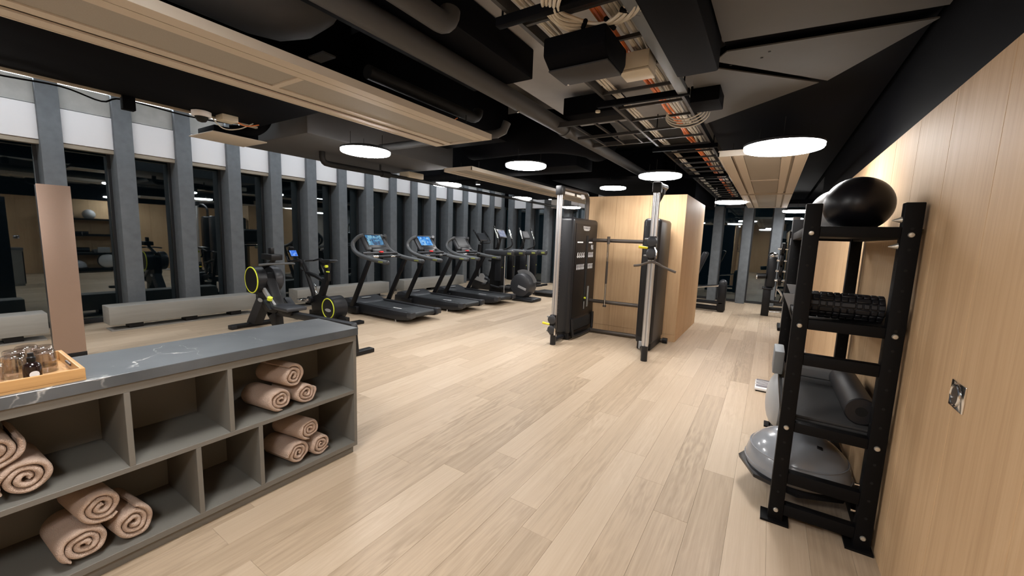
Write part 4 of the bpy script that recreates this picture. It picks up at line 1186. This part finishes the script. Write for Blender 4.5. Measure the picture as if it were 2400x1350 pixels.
def elliptical(yc, label, scr, drum=True):
    t = thing('elliptical_trainer', label, 'elliptical', (-5.6, yc, 0), 'elliptical trainers at the far end')
    MB().box(-6.28, -4.72, yc - 0.16, yc + 0.16, 0.02, 0.085, bevel=0.02).build('base_plate', 'machine_grey', t)
    MB().box(-5.32, -4.70, yc - 0.26, yc + 0.22, 0.0, 0.075, bevel=0.03).build('rear_foot', 'machine_dark', t)
    MB().box(-6.32, -6.16, yc - 0.28, yc + 0.28, 0.0, 0.075, bevel=0.02).build('front_foot', 'machine_dark', t)
    if drum:
        d = MB().lathe([(0.01, -0.20), (0.20, -0.20), (0.275, -0.17), (0.305, -0.09), (0.31, 0.0), (0.305, 0.09), (0.275, 0.17), (0.20, 0.20), (0.01, 0.20)], (-5.12, yc, 0.375), axis='y', seg=40).build('drum_housing', 'machine_grey', t)
        MB().tube(arc((-5.12, yc, 0.375), 0.300, 15, 120, 12, 'xz'), 0.012, seg=8, flat=(1, 8)).build('drum_cover', 'step_grey', d)
        MB().box(-5.16, -4.92, yc - 0.206, yc - 0.198, 0.30, 0.36, bevel=0.003, rot=Matrix.Rotation(0.3, 3, 'Y')).build('drum_badge', 'silver_plastic', d)
    else:
        MB().box(-5.32, -4.78, yc - 0.30, yc + 0.30, 0.075, 0.12, bevel=0.03).build('platform', 'machine_matte', t)
    # tall column with a badge
    MB().prism([(x, yc - 0.11, z) for x, z in ((-6.12, 0.10), (-6.05, 1.14), (-5.86, 1.16), (-5.76, 0.48), (-5.72, 0.10))], (0, 0.22, 0), bevel=0.03).build('column', 'machine_black', t)
    for s in (-1, 1):
        sc_ = MB().box(-5.80, -5.60, yc + 0.27 * s - 0.045, yc + 0.27 * s + 0.045, 0.44, 1.10, bevel=0.03).build('side_column', 'machine_dark', t)
        MB().lathe([(0.004, 0), (0.022, 0), (0.022, 0.004), (0.004, 0.005)], (-5.598, yc + 0.27 * s, 0.80), axis='x', seg=18, sc=(1.3, 0.7)).build('badge', 'olive_print', sc_)
        ar = MB().box(-6.15, -5.26, yc + 0.27 * s - 0.055, yc + 0.27 * s + 0.055, 1.09, 1.235, bevel=0.05, seg=4).build('side_arm', 'machine_grey', t)
        MB().box(-5.42, -5.31, yc + 0.27 * s - 0.058, yc + 0.27 * s - 0.052, 1.13, 1.18, bevel=0.002).build('arm_badge', 'olive_print', ar)
        MB().tube(smooth_path([(-5.95, yc + 0.22 * s, 1.20), (-5.72, yc + 0.30 * s, 1.32), (-5.72, yc + 0.32 * s, 1.48), (-5.85, yc + 0.32 * s, 1.82)], 6), 0.020, seg=10).build('handle', 'machine_black', t)
        MB().tube([(-5.73, yc + 0.32 * s, 1.52), (-5.82, yc + 0.32 * s, 1.75)], 0.022, seg=10).build('pulse_grip', 'chrome', t)
        MB().tube([(-6.0, yc + 0.18 * s, 0.30), (-5.45, yc + 0.16 * s, 0.22), (-5.15, yc + 0.14 * s, 0.28)], 0.028, seg=10).build('stride_bar', 'machine_dark', t)
        MB().box(-5.72, -5.38, yc + 0.16 * s - 0.07, yc + 0.16 * s + 0.07, 0.26, 0.32, bevel=0.02).build('foot_pad', 'machine_matte', t)
    MB().cyl((-5.52, yc - 0.27, 0.12), (-5.52, yc - 0.27, 1.1), 0.012, seg=8).build('guide_rod', 'aluminium', t)
    MB().tube([(-5.98, yc, 1.14), (-5.92, yc, 1.34), (-5.88, yc, 1.52)], 0.045, seg=10).build('console_neck', 'machine_black', t)
    tilted_console(t, (-5.84, yc, 1.63), 0.36, 0.24, scr, 62)


elliptical(8.53, 'elliptical trainer with a big grey drum and a pale screen, beside the third treadmill', 'screen_pale')
elliptical(9.72, 'farthest cross trainer with a flat platform, in front of the far glazing', 'screen_dim', False)

# ================================================================== CABLE MACHINE
cm = thing('cable_machine', 'black dual cable machine with two aluminium posts in front of the wood core', 'gym machine', (-1.9, 5.9, 0))


def tower(x0, x1, y0, y1, front):
    sh = MB().box(x0, x1, y0, y1, 0.10, 1.885, bevel=0.055, seg=4).build('tower_shell', 'machine_dark', cm)
    MB().box(x0 + 0.02, x1 - 0.02, y0 + 0.05, y1 - 0.03, 0.0, 0.12, bevel=0.02).build('tower_base', 'machine_black', cm)
    return sh


tL = tower(-2.73, -2.48, 5.52, 6.52, True)
MB().box(-2.482, -2.474, 5.60, 6.45, 0.34, 1.80, bevel=0.003).build('front_panel', 'machine_black', tL)
MB().box(-2.476, -2.470, 6.02, 6.09, 0.42, 1.62).build('weight_slot', 'hole_dark', tL)
MB().box(-2.476, -2.468, 6.16, 6.22, 0.46, 0.80, bevel=0.002).build('weight_chart', 'grey_print', tL)
MB().cyl((-2.476, 6.045, 0.62), (-2.445, 6.045, 0.62), 0.016, seg=12).build('selector_pin', 'lime_ring', tL)
MB().box(-2.478, -2.466, 6.03, 6.06, 0.44, 0.56).build('pin_tether', 'grey_print', tL)
MB().box(-2.52, -2.475, 5.64, 6.40, 0.13, 0.31, bevel=0.012).build('base_opening', 'hole_dark', tL)
MB().tube(smooth_path([(-2.47, 5.60, 0.34), (-2.462, 5.63, 0.12), (-2.455, 5.72, 0.045), (-2.455, 6.33, 0.045), (-2.462, 6.43, 0.12), (-2.47, 6.45, 0.34)], 4), 0.024, seg=8).build('base_loop', 'machine_dark', tL)
# instruction print: rows of small white figures
plac = MB()
for (ya, yb_, rows) in ((5.67, 5.98, ((1.505, 0.02, 1), (1.275, 0.075, 4), (1.09, 0.075, 6))), (6.12, 6.34, ((1.505, 0.02, 1), (1.40, 0.07, 2), (1.275, 0.075, 4), (1.09, 0.075, 5)))):
    for (z, h, n) in rows:
        wd = (yb_ - ya) / n if n > 1 else (yb_ - ya) * 0.7
        for i in range(n):
            if n == 2:
                a = yb_ - (2 - i) * 0.055
                b = a + 0.035
            else:
                a = ya + wd * i + (0.008 if n > 1 else 0)
                b = a + (wd - 0.016 if n > 1 else wd)
            if n == 1:
                plac.box(-2.475, -2.4725, a, b, z, z + h)
            else:
                m_ = (a + b) / 2
                plac.box(-2.475, -2.4725, m_ - wd * 0.22 if n != 2 else a, m_ + wd * 0.12 if n != 2 else b - 0.012, z, z + h * 0.95)
                plac.box(-2.475, -2.4725, a, b, z + h * 0.10, z + h * 0.42)
                plac.cyl((-2.475, m_ + 0.004, z + h), (-2.4725, m_ + 0.004, z + h), 0.010, seg=8)
plac.build('instruction_print', 'white_print', tL, smooth=False, kind='stuff')
bd = MB().prism([(-2.4745, y, z) for y, z in ((5.86, 1.735), (5.90, 1.70), (6.00, 1.695), (6.10, 1.70), (6.14, 1.735), (6.14, 1.765), (5.86, 1.765))], (0.004, 0, 0)).build('maker_badge', 'silver_plastic', tL)
text_part('badge_lettering', 'TECHNOGYM', 0.046, 'machine_black', tL, Matrix.Translation((-2.4702, 6.0, 1.736)) @ Matrix(((0, 0, 1, 0), (1, 0, 0, 0), (0, 1, 0, 0), (0, 0, 0, 1))))
vents = MB()
for i in range(22):
    z = 0.35 + i * 0.066
    vents.box(-2.71, -2.66, 5.517, 5.521, z, z + 0.01)
vents.build('vent_slots', 'machine_grey', tL, smooth=False, kind='stuff')
tR = tower(-1.53, -1.29, 5.74, 6.46, False)
MB().box(-1.50, -1.31, 5.735, 5.742, 0.20, 1.78, bevel=0.003).build('front_panel', 'machine_black', tR)
MB().box(-1.47, -1.35, 5.735, 5.80, 0.02, 0.14, bevel=0.01).build('clear_guard', 'plate_zinc', tR)

for (px, py, tx, ty0) in ((-2.575, 5.20, -2.60, 6.30), (-1.262, 5.26, -1.405, 5.93)):
    # double aluminium guide post
    for dx in (-0.020, 0.020):
        MB().cyl((px + dx, py, 0.20), (px + dx, py, 2.18), 0.021, seg=18).build('guide_post', 'aluminium', cm)
    MB().cyl((px, py, 0.0), (px, py, 0.20), 0.042, seg=18).build('post_foot', 'machine_dark', cm)
    MB().box(px - 0.05, px + 0.05, py - 0.05, py + 0.07, 2.17, 2.30, bevel=0.015).build('post_head', 'machine_black', cm)
    pts = [(px, py + 0.02, 2.27), (px, ty0 - 0.20, 2.29)] + [(px + (tx - px) * k / 5, ty0 - 0.20 + 0.18 * math.sin(PI / 2 * k / 5), 2.11 + 0.18 * math.cos(PI / 2 * k / 5)) for k in range(6)] + [(tx, ty0 - 0.02, 1.86)]
    MB().tube(pts, 0.034, seg=14).build('top_arch', 'bronze_tube' if px < -2 else 'machine_black', cm)
    MB().tube([(px, py + 0.02, 0.06), (tx, 5.72, 0.05)], 0.035, seg=10).build('floor_strut', 'machine_dark', cm)
    pl_ = MB().lathe([(0.01, -0.012), (0.045, -0.012), (0.05, -0.006), (0.05, 0.006), (0.045, 0.012), (0.01, 0.012)], (px, ty0 - 0.30, 2.235), axis='x', seg=20).build('arch_pulley', 'white_print' if px < -2 else 'machine_dark', cm)
    MB().cyl((px + 0.045, py - 0.01, 0.22), (px + 0.045, py - 0.01, 2.2), 0.0025, seg=6).build('steel_cable', 'aluminium', cm)
    MB().cyl((px - 0.052, py + 0.03, 0.22), (px - 0.052, py + 0.03, 2.2), 0.0025, seg=6).build('steel_cable', 'aluminium', cm)


def carriage(px, py, z, down):
    k = MB().box(px - 0.045, px + 0.045, py - 0.05, py + 0.045, z - 0.16, z + 0.14, bevel=0.012).build('pulley_carriage', 'machine_black', cm)
    for dz in (-0.075, 0.075):
        MB().lathe([(0.01, -0.02), (0.05, -0.02), (0.062, -0.012), (0.062, 0.012), (0.05, 0.02), (0.01, 0.02)], (px + 0.005, py - 0.075, z + dz), axis='y', seg=24).build('pulley_wheel', 'machine_grey', k)
    MB().cyl((px - 0.05, py - 0.03, z - 0.01), (px - 0.165, py - 0.03, z), 0.014, 0.019, seg=12).build('yellow_handle', 'yellow', k)
    for dz in (-0.11, 0.10):
        MB().cyl((px - 0.04, py - 0.02, z + dz), (px - 0.10, py - 0.02, z + dz), 0.012, seg=10).build('locking_pin', 'grey_print', k)
    MB().tube([(px + 0.05, py - 0.08, z + 0.0), (px + 0.075, py - 0.10, z - 0.06), (px + 0.07, py - 0.10, z - 0.14)], 0.012, seg=8).build('snap_hook', 'chrome', k)


carriage(-2.575, 5.20, 0.31, True)
carriage(-1.262, 5.26, 1.49, False)
for z, r in ((1.555, 0.030), (0.55, 0.030)):
    MB().cyl((-2.48, 6.30, z), (-1.53, 6.34, z), r, seg=14).build('cross_tube', 'bronze_tube', cm)
MB().cyl((-2.48, 6.34, 0.04), (-1.24, 6.42, 0.04), 0.032, seg=14).build('floor_tube', 'bronze_tube', cm)
MB().cyl((-1.28, 6.417, 0.04), (-1.21, 6.421, 0.04), 0.045, seg=14).build('floor_tube_cap', 'machine_black', cm)
sb = thing('straight_bar', 'chrome straight bar with dark grip hung upright between the cable machine towers', 'bar', (-2.19, 6.245, 0.5))
MB().cyl((-2.19, 6.245, 0.50), (-2.19, 6.245, 1.60), 0.015, seg=12).build('shaft', 'chrome', sb)
MB().cyl((-2.19, 6.245, 0.86), (-2.19, 6.245, 1.22), 0.0175, seg=12).build('grip', 'bronze_tube', sb)
MB().cyl((-2.19, 6.245, 1.50), (-2.19, 6.245, 1.62), 0.024, seg=12).build('sleeve', 'bronze_tube', sb)
MB().cyl((-2.19, 6.245, 0.48), (-2.19, 6.245, 0.51), 0.028, seg=12).build('end_stop', 'bronze_tube', sb)
vb = MB().tube(smooth_path([(-1.445, 5.13, 1.25), (-1.36, 5.12, 1.265), (-1.25, 5.11, 1.305), (-1.17, 5.11, 1.30), (-1.06, 5.10, 1.25), (-0.93, 5.09, 1.205)], 5), 0.015, seg=10)
vb.tube([(-1.20, 5.11, 1.31), (-1.19, 5.13, 1.345), (-1.195, 5.155, 1.36)], 0.008, seg=6)
single('pull_bar', vb, 'bronze_tube', 'black bent pull bar clipped to the right post of the cable machine', 'bar')

# ================================================================== MACHINES BEHIND THE CORE
m1 = thing('leg_press', 'black gym bench machine partly hidden behind the wood core', 'gym machine', (-1.1, 10.4, 0))
MB().box(-1.75, -0.76, 10.34, 10.46, 0.03, 0.13, bevel=0.02).build('base_beam', 'machine_black', m1)
MB().box(-1.75, -0.80, 10.30, 10.50, 0.18, 0.24, bevel=0.02).build('rail', 'machine_black', m1)
MB().box(-0.93, -0.76, 10.30, 10.50, 0.02, 0.66, bevel=0.03).build('end_post', 'machine_black', m1)
MB().ball((-0.845, 10.40, 0.68), 0.085, u=18, v=12).build('post_cap', 'machine_grey', m1)
MB().cyl((-1.70, 10.36, 0.50), (-0.90, 10.36, 0.62), 0.028, seg=12).build('chrome_rail', 'chrome', m1)
MB().box(-1.42, -1.30, 10.25, 10.55, 0.80, 1.40, bevel=0.04, rot=Matrix.Rotation(0.35, 3, 'Y')).build('back_pad', 'machine_dark', m1)
MB().tube([(-1.6, 10.4, 0.2), (-1.42, 10.4, 0.75)], 0.04, seg=10).build('pad_post', 'machine_black', m1)

m2 = thing('weight_machine', 'black weight machine column with chrome cap at the end of the aisle', 'gym machine', (0.05, 10.65, 0))
MB().box(-0.05, 0.10, 10.55, 10.80, 0.0, 0.62, bevel=0.015).build('base_post', 'machine_black', m2)
MB().box(-0.08, 0.13, 10.53, 10.82, 0.60, 0.64, bevel=0.01).build('base_cap', 'machine_dark', m2)
MB().box(-0.02, 0.16, 10.58, 10.80, 0.64, 1.34, bevel=0.05).build('column', 'machine_dark', m2)
MB().ball((0.07, 10.69, 1.36), 0.095, sc=(1, 1.1, 0.8), u=20, v=12).build('chrome_cap', 'chrome', m2)
MB().cyl((-0.20, 10.60, 0.88), (-0.02, 10.60, 0.90), 0.06, seg=16).build('roller_pad', 'machine_black', m2)
MB().cyl((-0.21, 10.60, 0.88), (-0.19, 10.60, 0.88), 0.062, seg=16).build('roller_cap', 'chrome', m2)
MB().cyl((0.19, 10.62, 0.45), (0.21, 10.62, 1.25), 0.014, seg=10).build('guide_rod', 'chrome', m2)
MB().box(0.05, 0.50, 10.60, 10.72, 0.30, 0.36, bevel=0.01).build('cross_beam', 'machine_black', m2)
MB().cyl((0.08, 10.6, 0.10), (0.45, 10.6, 0.12), 0.02, seg=10).build('floor_bar', 'chrome', m2)
MB().cyl((0.10, 10.66, 0.16), (0.52, 10.66, 0.18), 0.04, seg=10).build('lower_beam', 'machine_black', m2)
MB().tube(smooth_path([(0.22, 10.6, 0.62), (0.30, 10.6, 0.5), (0.28, 10.6, 0.34)], 4), 0.02, seg=8).build('hook', 'chrome', m2)

m3 = thing('squat_rack', 'grey steel squat rack post with weight plates, right of the far weight machine', 'gym machine', (0.40, 8.95, 0))
MB().box(0.29, 0.40, 8.90, 9.00, 0.0, 2.10, bevel=0.004).build('front_upright', 'plate_zinc', m3)
MB().box(0.27, 0.42, 8.88, 9.02, 1.72, 1.84, bevel=0.004).build('clamp', 'rack_black', m3)
for z in (1.95, 1.78):
    MB().cyl((0.345, 8.895, z), (0.345, 8.875, z), 0.018, seg=10).build('bolt', 'bolt_zinc', m3)
MB().box(0.28, 0.43, 8.86, 9.04, 0.55, 1.60, bevel=0.006).build('lower_sleeve', 'machine_dark', m3)
MB().box(0.48, 0.57, 9.3, 9.4, 0.0, 2.05, bevel=0.004).build('rear_upright', 'machine_grey', m3)
MB().box(0.25, 0.60, 8.85, 9.45, 0.0, 0.06, bevel=0.01).build('base_frame', 'rack_black', m3)
for i, z in enumerate((1.52, 1.30, 1.10, 0.92)):
    MB().lathe([(0.02, -0.03), (0.10, -0.03), (0.11, -0.02), (0.11, 0.02), (0.10, 0.03), (0.02, 0.03)], (0.20, 9.05 + 0.02 * i, z), axis='x', seg=24).build('weight_plate', 'machine_black', m3)
    MB().cyl((0.12, 9.05 + 0.02 * i, z), (0.30, 9.05 + 0.02 * i, z), 0.018, seg=10).build('plate_peg', 'chrome', m3)

# ================================================================== STORAGE RACK
rk = thing('storage_rack', 'black steel storage rack with bolted uprights against the wooden wall', 'rack', (0.36, 3.33, 0))
YN, YF = 2.60, 4.07
XL0, XL1, XR0, XR1 = 0.135, 0.205, 0.513, 0.583
PW = 0.06


def rpost(x0, x1, y):
    p = MB().box(x0, x1, y, y + PW, 0.008, 1.78, bevel=0.004).build('upright', 'rack_black', rk)
    MB().box(x0 - 0.035, x1 + (0.01 if x1 > 0.5 else 0.03), y - 0.03, y + PW + 0.03, 0.0, 0.012).build('foot_plate', 'rack_black', rk, smooth=False)
    h = MB()
    z = 0.18
    while z < 1.72:
        xm = (x0 + x1) / 2
        h.cyl((xm, y - 0.0006, z), (xm, y + 0.002, z), 0.007, seg=8)
        h.cyl((x0 - 0.0006, y + PW / 2, z), (x0 + 0.002, y + PW / 2, z), 0.007, seg=8)
        z += 0.0985
    h.build('pin_holes', 'hole_dark', p, smooth=False, kind='stuff')
    return p


posts = {}
for nm, (a, b) in (('l', (XL0, XL1)), ('r', (XR0, XR1))):
    for y in (YN, YF - PW):
        posts[nm, y] = rpost(a, b, y)
levels = [(1.612, 1.665, True), (1.122, 1.176, True), (0.925, 0.985, False), (0.545, 0.600, True), (0.238, 0.305, False), (0.048, 0.112, True)]
for (z0, z1, bolt) in levels:
    for y in (YN, YF - PW):
        MB().box(XL1, XR0, y + 0.004, y + PW - 0.004, z0, z1, bevel=0.003).build('end_bar', 'rack_black', rk)
    if bolt:
        for xm in ((XL0 + XL1) / 2, (XR0 + XR1) / 2):
            for y, s in ((YN, -1),):
                MB().lathe([(0.002, -0.009), (0.010, -0.008), (0.013, -0.003), (0.013, 0.0), (0.002, 0.0)], (xm, y, (z0 + z1) / 2 - 0.01), axis='y', seg=14).build('bolt', 'bolt_zinc', rk)
for (z0, z1) in ((1.612, 1.665), (1.122, 1.176), (0.545, 0.600), (0.048, 0.112)):
    for (a, b) in ((XL0 + 0.01, XL1 - 0.01), (XR0 + 0.01, XR1 - 0.01)):
        MB().box(a, b, YN + PW, YF - PW, z0, z1, bevel=0.003).build('side_rail', 'rack_black', rk)
MB().box(XL0 + 0.02, XR1 - 0.02, YN + PW, YF - PW, 1.630, 1.640).build('shelf_plate', 'rack_black', rk, smooth=False)
# angled tray of the second shelf, open zinc ends
MB().prism([(0.145, YN + PW, 1.15), (0.57, YN + PW, 1.175), (0.57, YN + PW, 1.185), (0.145, YN + PW, 1.16)], (0, YF - YN - 2 * PW, 0)).build('tray_plate', 'rack_black', rk, smooth=False)
for y in (YF - 0.09,):
    MB().prism([(0.14, y, 1.25), (0.25, y, 1.25), (0.22, y, 1.06)], (0, 0.012, 0)).build('tray_gusset', 'plate_zinc', rk, smooth=False)
MB().prism([(0.098, 3.2, 1.247), (0.20, 3.2, 1.247), (0.20, 3.2, 1.075), (0.172, 3.2, 1.075)], (0, 0.006, 0)).build('tray_gusset', 'plate_zinc', rk, smooth=False)
MB().box(XL0 + 0.02, XR1 - 0.02, YN + PW, YF - PW, 0.578, 0.588).build('shelf_plate', 'rack_black', rk, smooth=False)
# small cone pins on the right uprights
for z in (1.70, 1.575):
    MB().cyl((XR0, YN + 0.03, z), (XR0 - 0.035, YN + 0.03, z - 0.004), 0.016, 0.002, seg=10).build('cone_pin', 'bolt_zinc', rk)
for (x, z) in ((XR0 - 0.004, 0.335), (XR0 - 0.004, 0.19), (XR0 - 0.004, 0.955)):
    MB().cyl((x, YN + 0.03, z), (x - 0.02, YN + 0.03, z), 0.008, seg=8).build('stub_bolt', 'chrome', rk)

# things on the rack
bl = MB().ball((0.385, 2.95, 1.80), 0.158, sc=(1, 1, 0.96), u=40, v=26)
single('exercise_ball', bl, 'ball_black', 'black exercise ball on the top shelf of the storage rack', 'ball')
single('exercise_ball', MB().ball((0.345, 3.42, 1.79), 0.15, u=36, v=22), 'ball_silver', 'silver exercise ball behind the black ball on the rack', 'ball')
# ribbed foam roller lying across the second shelf
gr = thing('grid_roller', 'black ribbed foam roller lying across the second rack shelf', 'foam roller', (0.355, 2.76, 1.17))
rc = Vector((0.0, 2.765, 1.245))
MB().cyl((0.19, rc.y, rc.z), (0.52, rc.y, rc.z), 0.062, seg=28).build('core', 'foam_black', gr)
segs = [0.03, 0.03, 0.062, 0.03, 0.03, 0.03, 0.062, 0.028, 0.028]
nrow = 14
for j in range(nrow):
    a = 2 * PI * j / nrow
    q = Matrix.Rotation(a, 3, 'X')
    x = 0.19
    sg = segs if j % 2 == 0 else segs[2:] + segs[:2]
    row = MB()
    for L_ in sg:
        row.box(x + 0.002, x + L_ - 0.002, -0.0125, 0.0125, 0.060, 0.071, bevel=0.003, seg=1)
        x += L_
    for v in row.bm.verts:
        p = q @ Vector((0, v.co.y, v.co.z))
        v.co = Vector((v.co.x, p.y + rc.y, p.z + rc.z))
    row.build('rib_row', 'foam_black', gr)
single('grid_roller', MB().cyl((0.50, 2.86, 1.215), (0.50, 3.40, 1.22), 0.045, seg=20), 'foam_black', 'dark massage roller lying along the second rack shelf by the wall', 'foam roller')
fr_ = thing('foam_roller', 'smooth black foam roller on the grey mats of the third rack shelf', 'foam roller', (0.52, 3.1, 0.64))
MB().lathe([(0.022, 0.0), (0.068, 0.0), (0.073, 0.006), (0.073, 0.66), (0.066, 0.666), (0.022, 0.666)], (0.490, 2.72, 0.697), axis='y', seg=30).build('tube', 'foam_black', fr_)
MB().cyl((0.490, 2.719, 0.697), (0.490, 2.7215, 0.697), 0.026, seg=20).build('bore', 'hole_dark', fr_)
for i, lb in enumerate(('lower dark grey exercise mat folded on the third rack shelf', 'upper dark grey exercise mat on the third rack shelf under the foam roller')):
    single('exercise_mat', MB().box(0.16, 0.56, 2.68, 3.40, 0.588 + 0.018 * i, 0.604 + 0.018 * i, bevel=0.006), 'mat_grey', lb, 'mat')
for i, (lb, mt) in enumerate((('lower grey foam block behind the mats on the third rack shelf', 'step_dark'), ('upper grey foam block behind the mats on the third rack shelf', 'step_grey'))):
    single('foam_block', MB().box(0.22, 0.50, 3.43, 3.64, 0.588 + 0.062 * i, 0.648 + 0.062 * i, bevel=0.008), mt, lb, 'foam block')
single('foam_block', MB().box(0.10, 0.165, 3.5, 3.78, 0.612, 0.785, bevel=0.01), 'step_pale', 'pale grey block sticking out of the third rack shelf towards the room', 'foam block')


def bosu(c, label, axis, dome_mat, r=0.27):
    t = thing('balance_dome', label, 'balance trainer', c)
    prof = [(0.004, 0.225), (0.06, 0.222), (0.12, 0.208), (0.18, 0.178), (0.225, 0.135), (0.25, 0.085), (0.262, 0.035), (0.255, 0.0)]
    k = r / 0.27
    prof = [(a * k, b * k) for a, b in prof][::-1]
    base = [(0.01, -0.055), (0.25 * k, -0.055), (0.29 * k, -0.03), (0.295 * k, -0.008), (0.28 * k, 0.0), (0.01, 0.0)]
    if axis == 'z':
        MB().lathe([(0.01, 0)] + prof, c, seg=56).build('dome', dome_mat, t)
        MB().lathe(base, c, seg=8).build('platform', 'machine_dark', t)
        ri = MB()
        for rr, hh in ((0.262, 0.03), (0.24, 0.11)):
            ri.tube([(c[0] + rr * k * math.cos(a), c[1] + rr * k * math.sin(a), c[2] + hh * k) for a in [2 * PI * j / 48 for j in range(48)]], 0.005, seg=6, closed=True)
        ri.build('rib', dome_mat, t)
    else:
        MB().lathe([(a, -b * 0.55) for a, b in [(0.01, 0)] + prof], c, axis='x', seg=56).build('dome', dome_mat, t)
        MB().lathe([(a, -b * 0.4) for a, b in base], c, axis='x', seg=40).build('platform', 'machine_dark', t)
    return t


b1 = bosu((0.265, 2.985, 0.168), 'grey balance dome lying on the lowest rack rails, dome up', 'z', 'dome_grey', 0.285)
MB().box(0.345, 0.375, 2.86, 2.90, 0.376, 0.384, bevel=0.003, rot=Matrix.Rotation(0.25, 3, 'Y')).build('valve_label', 'machine_black', b1)
bosu((0.185, 3.72, 0.355), 'pale balance dome standing on edge in the rack, dome towards the room', 'x', 'dome_pale', 0.225)

sc = thing('floor_scale', 'small white scale with grey foot pads on the floor past the rack', 'scale', (0.10, 5.09, 0))
MB().box(0.0, 0.19, 4.93, 5.26, 0.012, 0.045, bevel=0.012).build('body', 'scale_white', sc)
MB().box(0.012, 0.178, 4.97, 5.25, 0.044, 0.050, bevel=0.003).build('pad', 'scale_grey', sc)
for s in (5.05, 5.15):
    MB().tube([(0.075 + 0.05 * math.cos(a) * 1.4, s + 0.028 * math.sin(a), 0.051) for a in [2 * PI * k / 24 for k in range(24)]], 0.0035, seg=6, closed=True).build('foot_outline', 'scale_white', sc)
MB().box(0.01, 0.18, 4.94, 5.25, 0.0, 0.013).build('feet', 'machine_black', sc, smooth=False)

fp = thing('flush_pull', 'chrome flush pull set in the wooden wall beside the rack', 'door pull', (0.6, 1.97, 1.03))
MB().box(0.594, 0.6005, 1.91, 2.03, 1.01, 1.105, bevel=0.003).build('plate', 'chrome', fp)
MB().tube([(0.593, 1.975 + 0.036 * math.cos(a), 1.058 + 0.036 * math.sin(a)) for a in [2 * PI * k / 30 for k in range(30)]], 0.005, seg=8, closed=True).build('ring', 'chrome', fp)
MB().lathe([(0.001, 0.002), (0.033, 0.002), (0.033, -0.003), (0.001, -0.0035)], (0.594, 1.975, 1.058), axis='x', seg=24).build('cup', 'bronze_tube', fp)
